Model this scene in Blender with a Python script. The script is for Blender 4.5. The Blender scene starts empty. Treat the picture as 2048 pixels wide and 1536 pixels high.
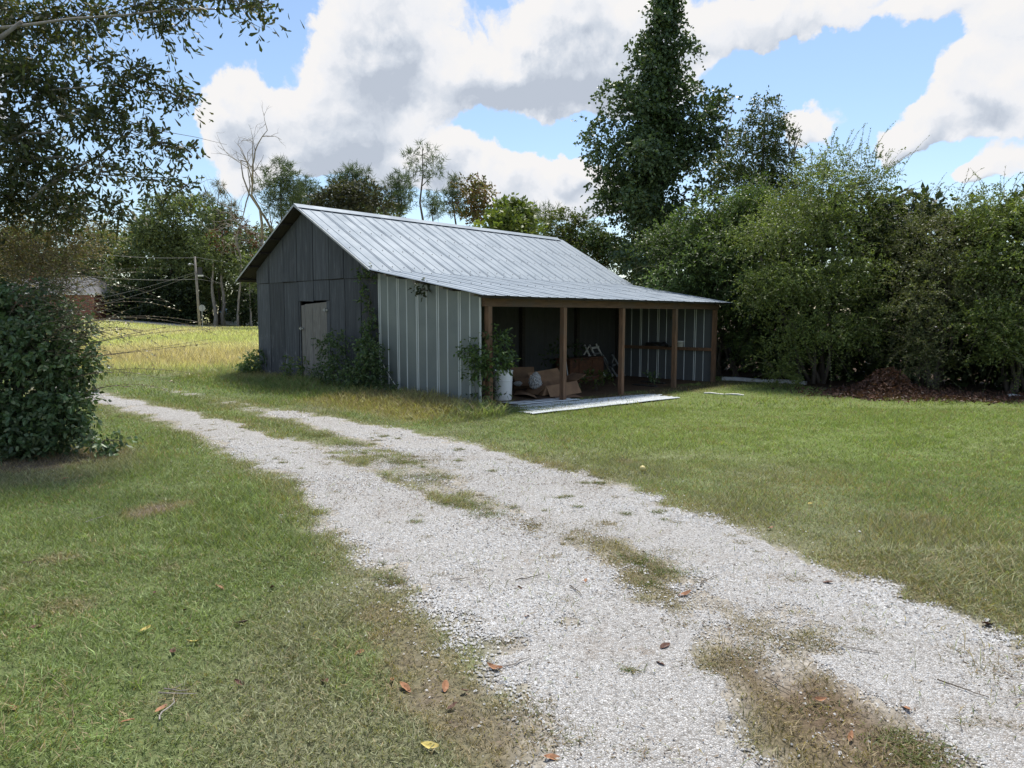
import bpy, math, random
import numpy as np
from mathutils import Vector, Matrix

# ------------------------------------------------------------------ camera, sky, sun, exposure
scene = bpy.context.scene
col = scene.collection
F_PX, PITCH, EYE = 1403.7, 0.0967, 1.74          # focal length in photo pixels (2048 wide), tilt, eye height

cam_d = bpy.data.cameras.new("camera")
cam = bpy.data.objects.new("camera", cam_d)
col.objects.link(cam)
cam.location = (0, 0, EYE)
cam.rotation_euler = (math.pi / 2 - PITCH, 0, 0)
cam_d.sensor_width = 36
cam_d.lens = 36 * F_PX / 2048
cam_d.clip_start = 0.05
cam_d.clip_end = 3000
scene.camera = cam

SUN_EL, SUN_AZ = math.radians(66), math.radians(14)     # azimuth from +Y towards +X
SUN_STRENGTH, SUN_ANGLE = 3.0, 10.0
SKY_STRENGTH = 0.084
CLOUD_GAIN = 4.45
sun_vec = Vector((math.sin(SUN_AZ) * math.cos(SUN_EL), math.cos(SUN_AZ) * math.cos(SUN_EL), math.sin(SUN_EL)))
sd = bpy.data.lights.new("sun", "SUN")
sd.energy = SUN_STRENGTH
sd.angle = math.radians(SUN_ANGLE)
sd.color = (1.0, 0.95, 0.87)
sun = bpy.data.objects.new("sun", sd)
col.objects.link(sun)
sun.rotation_euler = (-sun_vec).to_track_quat("-Z", "Y").to_euler()
sun.location = sun_vec * 60

scene.view_settings.view_transform = "Standard"
scene.view_settings.look = "None"
scene.view_settings.gamma = 1
scene.view_settings.use_curve_mapping = False
scene.view_settings.exposure = 1.0
scene.cycles.max_bounces = 6
scene.cycles.diffuse_bounces = 3
scene.cycles.glossy_bounces = 3
scene.cycles.transmission_bounces = 4
scene.cycles.transparent_max_bounces = 6
try:
    scene.cycles.use_denoising = True
except Exception:
    pass


def pix_ray(px, py):
    x = (px - 1024) / F_PX
    u = -(py - 768) / F_PX
    c, s = math.cos(PITCH), math.sin(PITCH)
    return np.array([x, c + u * s, -s + u * c])


def at(px, py, depth):
    """point on the pixel's ray whose world y equals depth"""
    r = pix_ray(px, py)
    p = r * (depth / r[1])
    return np.array([p[0], p[1], p[2] + EYE])


def on_ground(px, py, z=0.0):
    r = pix_ray(px, py)
    t = (z - EYE) / r[2]
    return np.array([r[0] * t, r[1] * t, z])


# ---- world: physical sky with cumulus clouds (their directions read off the photograph)
world = bpy.data.worlds.new("World")
scene.world = world
world.use_nodes = True
nt = world.node_tree
world.cycles.sampling_method = "MANUAL"
world.cycles.sample_map_resolution = 256
nt.nodes.clear()


class NB:
    """tiny node-building helper"""

    def __init__(self, tree):
        self.t = tree

    def n(self, typ, **kw):
        nd = self.t.nodes.new(typ)
        for k, v in kw.items():
            setattr(nd, k, v)
        return nd

    def put(self, sock, v):
        if hasattr(v, "is_linked") or isinstance(v, bpy.types.NodeSocket):
            self.t.links.new(v, sock)
        else:
            sock.default_value = v

    def math(self, op, a, b=None, c=None, clamp=False):
        nd = self.n("ShaderNodeMath", operation=op, use_clamp=clamp)
        self.put(nd.inputs[0], a)
        if b is not None:
            self.put(nd.inputs[1], b)
        if c is not None:
            self.put(nd.inputs[2], c)
        return nd.outputs[0]

    def vmath(self, op, a, b=None, out=0):
        nd = self.n("ShaderNodeVectorMath", operation=op)
        self.put(nd.inputs[0], a)
        if b is not None:
            self.put(nd.inputs[1], b)
        return nd.outputs[out]

    def smooth(self, v, a, b, lo=0.0, hi=1.0):
        nd = self.n("ShaderNodeMapRange", interpolation_type="SMOOTHSTEP")
        self.put(nd.inputs[0], v)
        nd.inputs[1].default_value = a
        nd.inputs[2].default_value = b
        nd.inputs[3].default_value = lo
        nd.inputs[4].default_value = hi
        return nd.outputs[0]

    def noise(self, vec, scale, detail=4, rough=0.55, dist=0.0, dims="3D"):
        nd = self.n("ShaderNodeTexNoise", noise_dimensions=dims)
        if vec is not None:
            self.put(nd.inputs["Vector"], vec)
        nd.inputs["Scale"].default_value = scale
        nd.inputs["Detail"].default_value = detail
        nd.inputs["Roughness"].default_value = rough
        nd.inputs["Distortion"].default_value = dist
        return nd

    def mix(self, f, a, b):
        nd = self.n("ShaderNodeMix", data_type="RGBA")
        self.put(nd.inputs[0], f)
        self.put(nd.inputs[6], a)
        self.put(nd.inputs[7], b)
        return nd.outputs[2]

    def ramp(self, v, stops):
        nd = self.n("ShaderNodeValToRGB")
        cr = nd.color_ramp
        while len(cr.elements) < len(stops):
            cr.elements.new(0.5)
        for e, (p, c) in zip(cr.elements, stops):
            e.position = p
            e.color = (*c, 1) if len(c) == 3 else c
        self.put(nd.inputs[0], v)
        return nd.outputs[0]


def sky_dir(px, py):
    r = pix_ray(px, py)
    return math.atan2(r[0], r[1]), math.atan2(r[2], math.hypot(r[0], r[1]))


CLOUDS = [  # photo x, y, half-width, half-height, weight
    (690, 175, 130, 150, 1.0), (480, 195, 95, 75, 0.95), (735, 40, 112, 110, 1.0), (860, 70, 125, 110, 1.0),
    (790, 230, 180, 120, 0.9), (570, 275, 170, 85, 0.8), (440, 265, 75, 70, 0.8), (680, 320, 200, 60, 0.55),
    (1110, 70, 140, 115, 1.0), (1000, 165, 110, 60, 0.95), (1210, 60, 130, 115, 1.0), (1090, 160, 170, 80, 0.9),
    (1310, 150, 130, 95, 0.9), (1420, 35, 150, 80, 0.9), (1560, 25, 150, 50, 0.75), (1750, 5, 220, 45, 0.8),
    (1950, 15, 190, 45, 0.8), (1995, 110, 95, 80, 1.0), (1905, 195, 95, 70, 1.0), (1820, 235, 75, 50, 0.9),
    (2010, 225, 100, 75, 0.9), (1790, 275, 70, 40, 0.8), (2010, 335, 120, 42, 0.9), (1935, 348, 65, 28, 0.8),
    (1640, 240, 75, 48, 0.75), (1600, 285, 60, 40, 0.75), (1100, 385, 140, 75, 1.0), (985, 350, 95, 60, 1.0),
    (885, 308, 50, 40, 0.9), (1135, 335, 42, 32, 0.9), (1210, 400, 90, 55, 0.9), (830, 365, 90, 50, 0.9),
    (490, 360, 120, 36, 0.55), (310, 352, 70, 30, 0.7), (-80, 200, 160, 140, 1.0), (2200, 160, 160, 130, 1.0),
    (800, -130, 220, 80, 0.9), (1500, -150, 260, 70, 0.8),
]


def cloud_group(coarse=False):
    g = bpy.data.node_groups.new("cloud_field", "ShaderNodeTree")
    g.interface.new_socket("Vector", in_out="INPUT", socket_type="NodeSocketVector")
    g.interface.new_socket("Field", in_out="OUTPUT", socket_type="NodeSocketFloat")
    b = NB(g)
    gi, go = b.n("NodeGroupInput"), b.n("NodeGroupOutput")
    v = gi.outputs[0]
    # warp so the outlines billow
    w1 = b.noise(v, 9.0, 3, 0.55)
    w2 = b.noise(v, 30.0, 5, 0.6)
    o1 = b.vmath("SCALE", b.vmath("SUBTRACT", w1.outputs["Color"], (0.5, 0.5, 0.5)))
    o1.node.inputs["Scale"].default_value = 0.085
    o2 = b.vmath("SCALE", b.vmath("SUBTRACT", w2.outputs["Color"], (0.5, 0.5, 0.5)))
    o2.node.inputs["Scale"].default_value = 0.036
    vw = b.vmath("ADD", v, o1 if coarse else b.vmath("ADD", o1, o2))
    acc = None
    for (px, py, rx, ry, amp) in (CLOUDS[:-4] if coarse else CLOUDS):
        az, el = sky_dir(px, py)
        k = 1.0 / (1.0 + ((px - 1024) / F_PX) ** 2)
        ax, ay = rx / F_PX * k, ry / F_PX * math.sqrt(k)
        d = b.vmath("MULTIPLY", b.vmath("SUBTRACT", vw, (az, el, 0)), (1 / ax, 1 / ay, 0))
        ln = b.vmath("LENGTH", d, out=1)
        s = b.smooth(ln, 0.25, 1.45, amp, 0.0)
        acc = s if acc is None else b.math("ADD", acc, s)
    if coarse:
        b.put(go.inputs[0], acc)
        return g
    # away from the frame the same broken cumulus goes on
    rest = b.noise(vw, 3.1, 4, 0.5)
    rv = b.smooth(rest.outputs["Fac"], 0.43, 0.62)
    sep = b.n("ShaderNodeSeparateXYZ")
    b.put(sep.inputs[0], v)
    out_az = b.smooth(b.math("ABSOLUTE", sep.outputs[0]), 0.66, 0.86)
    out_el = b.smooth(sep.outputs[1], 0.50, 0.66)
    outside = b.math("MAXIMUM", out_az, out_el)
    acc = b.math("ADD", acc, b.math("MULTIPLY", rv, outside))
    fine = b.noise(vw, 24.0, 6, 0.6)
    acc2 = b.math("MULTIPLY_ADD", b.math("SUBTRACT", fine.outputs["Fac"], 0.5), 0.75, acc)
    b.put(go.inputs[0], acc2)
    return g


W = NB(nt)
tc = W.n("ShaderNodeTexCoord")
sepd = W.n("ShaderNodeSeparateXYZ")
W.put(sepd.inputs[0], tc.outputs["Generated"])
az_s = W.math("ARCTAN2", sepd.outputs[0], sepd.outputs[1])
el_s = W.math("ARCSINE", sepd.outputs[2])
comb = W.n("ShaderNodeCombineXYZ")
W.put(comb.inputs[0], az_s)
W.put(comb.inputs[1], el_s)
cg = cloud_group()


def field(vec, grp):
    g = W.n("ShaderNodeGroup")
    g.node_tree = grp
    W.put(g.inputs[0], vec)
    return g.outputs[0]


f0 = field(comb.outputs[0], cg)
f1 = field(W.vmath("ADD", comb.outputs[0], (-0.005, 0.014, 0)), cg)
alpha = W.smooth(f0, 0.66, 0.90)
relief = W.math("MULTIPLY", W.math("SUBTRACT", f1, f0), 1.15)         # thicker towards the light means shade
thick = W.smooth(f0, 0.85, 2.2, 0.0, 0.75)
shade = W.math("ADD", W.math("ADD", relief, thick), 0.12, clamp=True)
ccol = W.ramp(shade, [(0.0, (1.0, 0.985, 0.965)), (0.35, (0.93, 0.945, 0.97)), (0.72, (0.70, 0.755, 0.83)), (1.0, (0.55, 0.61, 0.70))])
cgain = W.n("ShaderNodeMix", data_type="RGBA", blend_type="MULTIPLY")
cgain.inputs[0].default_value = 1
W.put(cgain.inputs[6], ccol)
cgain.inputs[7].default_value = (CLOUD_GAIN * 1.25, CLOUD_GAIN * 1.25, CLOUD_GAIN * 1.27, 1)
sky = W.n("ShaderNodeTexSky", sky_type="NISHITA")
sky.sun_disc = False
sky.sun_elevation = SUN_EL
sky.sun_rotation = SUN_AZ
sky.altitude = 60
sky.air_density = 1.1
sky.dust_density = 0.5
sky.ozone_density = 2.2
skymix = W.mix(alpha, sky.outputs[0], cgain.outputs[2])
bg = W.n("ShaderNodeBackground")
W.put(bg.inputs[0], skymix)
bg.inputs[1].default_value = SKY_STRENGTH
wo = W.n("ShaderNodeOutputWorld")
nt.links.new(bg.outputs[0], wo.inputs[0])

# ------------------------------------------------------------------ helpers
rng = np.random.default_rng(7)
random.seed(7)


def tag(o, label=None, cat=None, group=None, kind=None):
    if label:
        o["label"] = label
    if cat:
        o["category"] = cat
    if group:
        o["group"] = group
    if kind:
        o["kind"] = kind
    return o


def empty(name, loc=(0, 0, 0), rz=0.0, parent=None):
    o = bpy.data.objects.new(name, None)
    col.objects.link(o)
    o.location = loc
    o.rotation_euler = (0, 0, rz)
    o.empty_display_size = 0.2
    if parent is not None:
        o.parent = parent
    return o


class MB:
    """collects shapes into one mesh"""

    def __init__(self):
        self.v, self.f, self.m = [], [], []

    def add(self, vs, fs, m=0):
        b = len(self.v)
        self.v += [tuple(map(float, p)) for p in vs]
        self.f += [tuple(i + b for i in q) for q in fs]
        self.m += [m] * len(fs)
        return self

    def box(self, a, b, m=0):
        x0, y0, z0 = a
        x1, y1, z1 = b
        vs = [(x0, y0, z0), (x1, y0, z0), (x1, y1, z0), (x0, y1, z0), (x0, y0, z1), (x1, y0, z1), (x1, y1, z1), (x0, y1, z1)]
        return self.add(vs, [(3, 2, 1, 0), (4, 5, 6, 7), (0, 1, 5, 4), (1, 2, 6, 5), (2, 3, 7, 6), (3, 0, 4, 7)], m)

    def hexa(self, bottom, top, m=0):
        return self.add(list(bottom) + list(top), [(3, 2, 1, 0), (4, 5, 6, 7), (0, 1, 5, 4), (1, 2, 6, 5), (2, 3, 7, 6), (3, 0, 4, 7)], m)

    def prism(self, poly, off, m=0):
        n = len(poly)
        off = np.array(off)
        vs = [np.array(p) for p in poly] + [np.array(p) + off for p in poly]
        fs = [tuple(range(n - 1, -1, -1)), tuple(range(n, 2 * n))] + [(i, (i + 1) % n, n + (i + 1) % n, n + i) for i in range(n)]
        return self.add(vs, fs, m)

    def tube(self, pts, radii, sides=6, m=0, cap=True):
        pts = [np.array(p, float) for p in pts]
        if not hasattr(radii, "__len__"):
            radii = [radii] * len(pts)
        rings = []
        ref = np.array([0.31, 0.17, 0.93])
        for i, p in enumerate(pts):
            d = pts[min(i + 1, len(pts) - 1)] - pts[max(i - 1, 0)]
            d = d / (np.linalg.norm(d) + 1e-9)
            a = np.cross(d, ref)
            if np.linalg.norm(a) < 0.1:
                a = np.cross(d, (1, 0, 0))
            a /= np.linalg.norm(a)
            c = np.cross(d, a)
            rings.append([p + radii[i] * (math.cos(t) * a + math.sin(t) * c) for t in np.arange(sides) * 2 * math.pi / sides])
        vs = [q for r in rings for q in r]
        fs = []
        for i in range(len(pts) - 1):
            for j in range(sides):
                k = (j + 1) % sides
                fs.append((i * sides + j, i * sides + k, (i + 1) * sides + k, (i + 1) * sides + j))
        if cap:
            fs.append(tuple(range(sides - 1, -1, -1)))
            fs.append(tuple(range((len(pts) - 1) * sides, len(pts) * sides)))
        return self.add(vs, fs, m)

    def lathe(self, prof, sides=24, c=(0, 0, 0), m=0):
        vs, fs = [], []
        for r, z in prof:
            for j in range(sides):
                t = 2 * math.pi * j / sides
                vs.append((c[0] + r * math.cos(t), c[1] + r * math.sin(t), c[2] + z))
        for i in range(len(prof) - 1):
            for j in range(sides):
                k = (j + 1) % sides
                fs.append((i * sides + j, i * sides + k, (i + 1) * sides + k, (i + 1) * sides + j))
        return self.add(vs, fs, m)

    def build(self, name, mats, parent=None, smooth=False, loc=None):
        me = bpy.data.meshes.new(name)
        me.from_pydata(self.v, [], self.f)
        mats = mats if isinstance(mats, (list, tuple)) else [mats]
        for k in mats:
            me.materials.append(k)
        if len(mats) > 1:
            me.polygons.foreach_set("material_index", self.m)
        if smooth:
            me.polygons.foreach_set("use_smooth", [True] * len(me.polygons))
        me.update()
        o = bpy.data.objects.new(name, me)
        col.objects.link(o)
        if parent is not None:
            o.parent = parent
        if loc is not None:
            o.location = loc
        return o


def mesh_np(name, verts, faces, mat, colors=None, parent=None, smooth=False, extra=None):
    """big mesh from arrays: verts (N,3), faces (M,k) with one k, or a list of such arrays"""
    flist = faces if isinstance(faces, list) else [faces]
    me = bpy.data.meshes.new(name)
    me.vertices.add(len(verts))
    me.vertices.foreach_set("co", np.ascontiguousarray(verts, dtype=np.float32).ravel())
    nl = sum(f.size for f in flist)
    nf = sum(len(f) for f in flist)
    me.loops.add(nl)
    me.loops.foreach_set("vertex_index", np.concatenate([f.ravel() for f in flist]).astype(np.int32))
    starts, s = [], 0
    for f in flist:
        starts.append(s + np.arange(len(f)) * f.shape[1])
        s += f.size
    me.polygons.add(nf)
    me.polygons.foreach_set("loop_start", np.concatenate(starts).astype(np.int32))
    me.polygons.foreach_set("use_smooth", np.full(nf, smooth, dtype=bool))
    if colors is not None:
        a = me.color_attributes.new("Col", "FLOAT_COLOR", "POINT")
        c4 = np.ones((len(verts), 4), dtype=np.float32)
        c4[:, :3] = colors
        a.data.foreach_set("color", c4.ravel())
    for k, arr in (extra or {}).items():
        a = me.attributes.new(k, "FLOAT", "POINT")
        a.data.foreach_set("value", arr.astype(np.float32))
    me.update(calc_edges=True)
    me.validate()
    me.materials.append(mat)
    o = bpy.data.objects.new(name, me)
    col.objects.link(o)
    if parent is not None:
        o.parent = parent
    return o


_tables = {}


def vnoise(x, y, scale, seed=0):
    """value noise 0..1, vectorised"""
    if seed not in _tables:
        _tables[seed] = np.random.default_rng(1000 + seed).random((256, 256))
    T = _tables[seed]
    x, y = np.asarray(x) / scale + 1000.0, np.asarray(y) / scale + 1000.0
    xi, yi = np.floor(x).astype(int), np.floor(y).astype(int)
    fx, fy = x - xi, y - yi
    fx, fy = fx * fx * (3 - 2 * fx), fy * fy * (3 - 2 * fy)
    g = lambda i, j: T[i % 256, j % 256]
    return (g(xi, yi) * (1 - fx) + g(xi + 1, yi) * fx) * (1 - fy) + (g(xi, yi + 1) * (1 - fx) + g(xi + 1, yi + 1) * fx) * fy


def fbm(x, y, scale, octs=4, seed=0, gain=0.5):
    t, a, n = 0, 1, 0
    for i in range(octs):
        t = t + a * vnoise(x, y, scale / 2 ** i, seed + i)
        n += a
        a *= gain
    return t / n


def sm(v, a, b):
    t = np.clip((np.asarray(v, float) - a) / (b - a), 0, 1)
    return t * t * (3 - 2 * t)


def gz(x, y):
    """height of the ground"""
    x, y = np.asarray(x, float), np.asarray(y, float)
    z = 0.11 * np.tanh(-(x + 0.3) / 2.5) * sm(y, 5, 13) * (1 - sm(y, 30, 60))
    z = z + sm(y, 42, 88) * (0.26 + 0.95 * sm(-x, 38, 55))
    z = z + 0.020 * (fbm(x, y, 2.3, 3, 40) - 0.5) * (1 - sm(y, 30, 50))
    return z


# ------------------------------------------------------------------ materials
def new_mat(name):
    m = bpy.data.materials.new(name)
    m.use_nodes = True
    m.node_tree.nodes.clear()
    return m, NB(m.node_tree)


def principled(b, out=True):
    p = b.n("ShaderNodeBsdfPrincipled")
    if out:
        o = b.n("ShaderNodeOutputMaterial")
        b.t.links.new(p.outputs[0], o.inputs[0])
    return p


def bump(b, p, h, strength=0.3, dist=0.01):
    n = b.n("ShaderNodeBump")
    n.inputs["Strength"].default_value = strength
    n.inputs["Distance"].default_value = dist
    b.put(n.inputs["Height"], h)
    b.put(p.inputs["Normal"], n.outputs[0])


def scaled(b, vec, s):
    return b.vmath("MULTIPLY", vec, s)


def mat_noise(name, c1, c2, scale=8, rough=0.7, metallic=0.0, stretch=(1, 1, 1), bump_s=0.2, bump_d=0.004, c3=None, big=1.3, coords="Object", spec=0.5):
    """two-tone noise material with a larger blotch layer"""
    m, b = new_mat(name)
    p = principled(b)
    tcn = b.n("ShaderNodeTexCoord")
    v = scaled(b, tcn.outputs[coords], stretch)
    n1 = b.noise(v, scale, 6, 0.65)
    c = b.mix(b.smooth(n1.outputs["Fac"], 0.3, 0.7), (*c1, 1), (*c2, 1))
    if c3 is not None:
        n2 = b.noise(tcn.outputs[coords], big, 5, 0.6)
        c = b.mix(b.smooth(n2.outputs["Fac"], 0.48, 0.72), c, (*c3, 1))
    b.put(p.inputs["Base Color"], c)
    b.put(p.inputs["Roughness"], b.smooth(n1.outputs["Fac"], 0.2, 0.8, max(rough - 0.1, 0.05), min(rough + 0.1, 1)))
    p.inputs["Metallic"].default_value = metallic
    p.inputs["Specular IOR Level"].default_value = spec
    if bump_s:
        bump(b, p, n1.outputs["Fac"], bump_s, bump_d)
    return m


def leaf_mat(name, base, var=0.35, trans=0.35, rough=0.45, spec=0.4, clump=0.8):
    """leaf: colour from the per-leaf attribute times base, some light passing through"""
    m, b = new_mat(name)
    p = principled(b, False)
    at_ = b.n("ShaderNodeAttribute", attribute_name="Col")
    mx = b.n("ShaderNodeMix", data_type="RGBA", blend_type="MULTIPLY")
    mx.inputs[0].default_value = 1
    b.put(mx.inputs[6], at_.outputs["Color"])
    mx.inputs[7].default_value = (*base, 1)
    c = mx.outputs[2]
    b.put(p.inputs["Base Color"], c)
    p.inputs["Roughness"].default_value = rough
    p.inputs["Specular IOR Level"].default_value = spec
    tr = b.n("ShaderNodeBsdfTranslucent")
    br = b.n("ShaderNodeMix", data_type="RGBA", blend_type="MULTIPLY")
    br.inputs[0].default_value = 1
    b.put(br.inputs[6], c)
    br.inputs[7].default_value = (1.25, 1.35, 0.55, 1)
    b.put(tr.inputs[0], br.outputs[2])
    ms = b.n("ShaderNodeMixShader")
    ms.inputs[0].default_value = trans
    b.t.links.new(p.outputs[0], ms.inputs[1])
    b.t.links.new(tr.outputs[0], ms.inputs[2])
    o = b.n("ShaderNodeOutputMaterial")
    b.t.links.new(ms.outputs[0], o.inputs[0])
    return m


M = {}
M["bark"] = mat_noise("bark", (0.055, 0.045, 0.036), (0.14, 0.12, 0.10), 9, 0.9, stretch=(1, 1, 0.25), bump_s=0.6, bump_d=0.02)
M["bark_pale"] = mat_noise("bark_pale", (0.16, 0.14, 0.12), (0.34, 0.31, 0.28), 7, 0.9, stretch=(1, 1, 0.3), bump_s=0.5, bump_d=0.02)
M["twig"] = mat_noise("twig", (0.06, 0.045, 0.032), (0.15, 0.12, 0.09), 20, 0.85, bump_s=0)
M["roof_metal"] = None
M["old_wood"] = mat_noise("old_wood", (0.12, 0.066, 0.038), (0.24, 0.14, 0.085), 6, 0.85, stretch=(6, 6, 0.5), bump_s=0.4, c3=(0.14, 0.10, 0.07))
M["beam_wood"] = mat_noise("beam_wood", (0.075, 0.042, 0.026), (0.16, 0.095, 0.058), 6, 0.85, stretch=(6, 0.4, 6), bump_s=0.4, c3=(0.09, 0.065, 0.05))
M["grey_wood"] = mat_noise("grey_wood", (0.13, 0.12, 0.108), (0.27, 0.25, 0.228), 7, 0.9, stretch=(8, 8, 0.5), bump_s=0.5, c3=(0.175, 0.162, 0.147), big=2.2)
M["dark_wood"] = mat_noise("dark_wood", (0.022, 0.019, 0.017), (0.05, 0.043, 0.037), 6, 0.9, stretch=(5, 1, 5), bump_s=0.3)
M["cardboard"] = mat_noise("cardboard", (0.23, 0.135, 0.075), (0.31, 0.19, 0.11), 5, 0.85, bump_s=0.05, c3=(0.19, 0.11, 0.065), big=3)
M["white_plastic"] = mat_noise("white_plastic", (0.80, 0.82, 0.83), (0.86, 0.87, 0.87), 4, 0.45, bump_s=0.02, c3=(0.72, 0.73, 0.72), big=3)
M["rust"] = mat_noise("rust", (0.075, 0.032, 0.018), (0.16, 0.07, 0.035), 9, 0.9, bump_s=0.3, c3=(0.05, 0.028, 0.02), big=4)
M["white_paint"] = mat_noise("white_paint", (0.55, 0.55, 0.54), (0.7, 0.7, 0.69), 12, 0.5, bump_s=0.05, c3=(0.42, 0.40, 0.37), big=6)
M["grey_metal"] = mat_noise("grey_metal", (0.25, 0.26, 0.27), (0.38, 0.39, 0.4), 10, 0.5, metallic=0.6, bump_s=0.05)
M["black_metal"] = mat_noise("black_metal", (0.015, 0.015, 0.016), (0.03, 0.03, 0.032), 10, 0.5, bump_s=0.05)
M["dirt"] = mat_noise("dirt", (0.085, 0.055, 0.036), (0.17, 0.12, 0.085), 7, 0.95, bump_s=0.5, bump_d=0.02, c3=(0.12, 0.075, 0.045), big=1.6)
M["brick"] = mat_noise("brick", (0.22, 0.075, 0.05), (0.32, 0.13, 0.09), 3, 0.9, bump_s=0.0, c3=(0.18, 0.07, 0.05))
M["shingle"] = mat_noise("shingle", (0.10, 0.10, 0.105), (0.17, 0.17, 0.175), 4, 0.95, bump_s=0.0)
M["trim_white"] = mat_noise("trim_white", (0.65, 0.65, 0.64), (0.75, 0.75, 0.74), 4, 0.6, bump_s=0.0)
M["asphalt"] = mat_noise("asphalt", (0.16, 0.155, 0.145), (0.24, 0.235, 0.22), 6, 0.95, bump_s=0.0)
M["dark_glass"] = mat_noise("dark_glass", (0.02, 0.025, 0.03), (0.03, 0.035, 0.04), 3, 0.15, bump_s=0.0)
M["blue_roof"] = mat_noise("blue_roof", (0.10, 0.22, 0.38), (0.16, 0.30, 0.48), 3, 0.6, bump_s=0.0)
M["wire"] = mat_noise("wire", (0.20, 0.20, 0.20), (0.28, 0.28, 0.28), 3, 0.6, bump_s=0.0)


def metal_sheet(name, flat, rough, metallic, stain, along=2, streak=0.5):
    """weathered sheet steel: streaks down the sheet, blotches, spangle"""
    m, b = new_mat(name)
    p = principled(b)
    tcn = b.n("ShaderNodeTexCoord")
    oi = b.n("ShaderNodeObjectInfo")
    st = [14.0, 14.0, 14.0]
    st[along] = 0.7
    off = b.vmath("ADD", tcn.outputs["Object"], oi.outputs["Location"])
    n1 = b.noise(scaled(b, off, tuple(st)), 1.0, 5, 0.6)
    n2 = b.noise(off, 1.7, 6, 0.65)
    n3 = b.noise(off, 55, 2, 0.5)
    c = b.mix(b.math("MULTIPLY", b.smooth(n1.outputs["Fac"], 0.42, 0.75), streak), (*flat, 1), (*stain, 1))
    c = b.mix(b.math("MULTIPLY", b.smooth(n2.outputs["Fac"], 0.5, 0.75), 0.3), c, (*[q * 0.75 for q in flat], 1))
    b.put(p.inputs["Base Color"], c)
    p.inputs["Metallic"].default_value = metallic
    r = b.math("ADD", b.smooth(n2.outputs["Fac"], 0.3, 0.7, rough - 0.07, rough + 0.1), b.math("MULTIPLY", n3.outputs["Fac"], 0.06))
    b.put(p.inputs["Roughness"], r)
    bump(b, p, n2.outputs["Fac"], 0.10, 0.012)
    return m


M["roof_metal"] = metal_sheet("roof_metal", (0.205, 0.25, 0.295), 0.62, 0.10, (0.18, 0.21, 0.24), along=0, streak=0.3)
M["wall_metal"] = metal_sheet("wall_metal", (0.185, 0.212, 0.208), 0.5, 0.25, (0.16, 0.185, 0.175))
M["rib_lit_white"] = metal_sheet("rib_lit_white", (0.60, 0.64, 0.64), 0.5, 0.1, (0.36, 0.39, 0.38))  # the ribs' catch of light painted as a paler metal
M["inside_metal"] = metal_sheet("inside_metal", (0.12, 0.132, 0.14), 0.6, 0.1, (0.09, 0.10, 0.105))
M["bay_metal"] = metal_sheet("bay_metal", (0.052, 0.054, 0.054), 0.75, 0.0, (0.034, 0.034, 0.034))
M["ground_metal"] = metal_sheet("ground_metal", (0.58, 0.60, 0.62), 0.5, 0.4, (0.30, 0.24, 0.19), along=0, streak=0.8)
M["rust_under"] = mat_noise("rust_under", (0.03, 0.027, 0.025), (0.055, 0.046, 0.04), 6, 0.9, bump_s=0.1, c3=(0.04, 0.028, 0.02))


def panel_material():
    """dark weathered siding with vertical grain and pale scuffs towards its foot"""
    m, b = new_mat("dark_siding")
    p = principled(b)
    tcn = b.n("ShaderNodeTexCoord")
    ob = tcn.outputs["Object"]
    g1 = b.noise(scaled(b, ob, (26, 26, 0.8)), 1.0, 5, 0.7)
    g2 = b.noise(scaled(b, ob, (9, 9, 1.1)), 1.0, 5, 0.65)
    c = b.ramp(g1.outputs["Fac"], [(0.25, (0.036, 0.039, 0.044)), (0.5, (0.066, 0.071, 0.080)), (0.78, (0.118, 0.125, 0.138))])
    c = b.mix(b.math("MULTIPLY", b.smooth(g2.outputs["Fac"], 0.5, 0.8), 0.7), c, (0.165, 0.175, 0.19, 1))
    oi = b.n("ShaderNodeObjectInfo")
    hsv = b.n("ShaderNodeHueSaturation")
    b.put(hsv.inputs["Color"], c)
    b.put(hsv.inputs["Value"], b.smooth(oi.outputs["Random"], -0.3, 1.3, 0.68, 1.32))
    c = hsv.outputs[0]
    sp = b.n("ShaderNodeSeparateXYZ")
    b.put(sp.inputs[0], ob)
    scuff = b.noise(scaled(b, ob, (6, 6, 2.2)), 1.0, 6, 0.72)
    f = b.math("MULTIPLY", b.smooth(scuff.outputs["Fac"], 0.54, 0.68), b.smooth(sp.outputs[2], 1.7, 0.3))
    c = b.mix(b.math("MULTIPLY", f, 0.7), c, (0.33, 0.345, 0.36, 1))
    b.put(p.inputs["Base Color"], c)
    p.inputs["Roughness"].default_value = 0.8
    p.inputs["Specular IOR Level"].default_value = 0.3
    bump(b, p, g1.outputs["Fac"], 0.5, 0.006)
    return m


M["siding"] = panel_material()


def ground_material():
    m, b = new_mat("ground")
    p = principled(b)
    a = b.n("ShaderNodeAttribute", attribute_name="Col")
    geo = b.n("ShaderNodeNewGeometry")
    n1 = b.noise(geo.outputs["Position"], 28, 5, 0.7)
    n2 = b.noise(geo.outputs["Position"], 4, 4, 0.6)
    f = b.math("MULTIPLY", b.smooth(n1.outputs["Fac"], 0.25, 0.75, 0.55, 1.4), b.smooth(n2.outputs["Fac"], 0.25, 0.75, 0.85, 1.15))
    mx = b.n("ShaderNodeMix", data_type="RGBA", blend_type="MULTIPLY")
    mx.inputs[0].default_value = 1
    b.put(mx.inputs[6], a.outputs["Color"])
    b.put(mx.inputs[7], f)
    b.put(p.inputs["Base Color"], mx.outputs[2])
    p.inputs["Roughness"].default_value = 0.95
    p.inputs["Specular IOR Level"].default_value = 0.1
    bump(b, p, n1.outputs["Fac"], 0.6, 0.03)
    return m


M["ground"] = ground_material()


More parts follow.
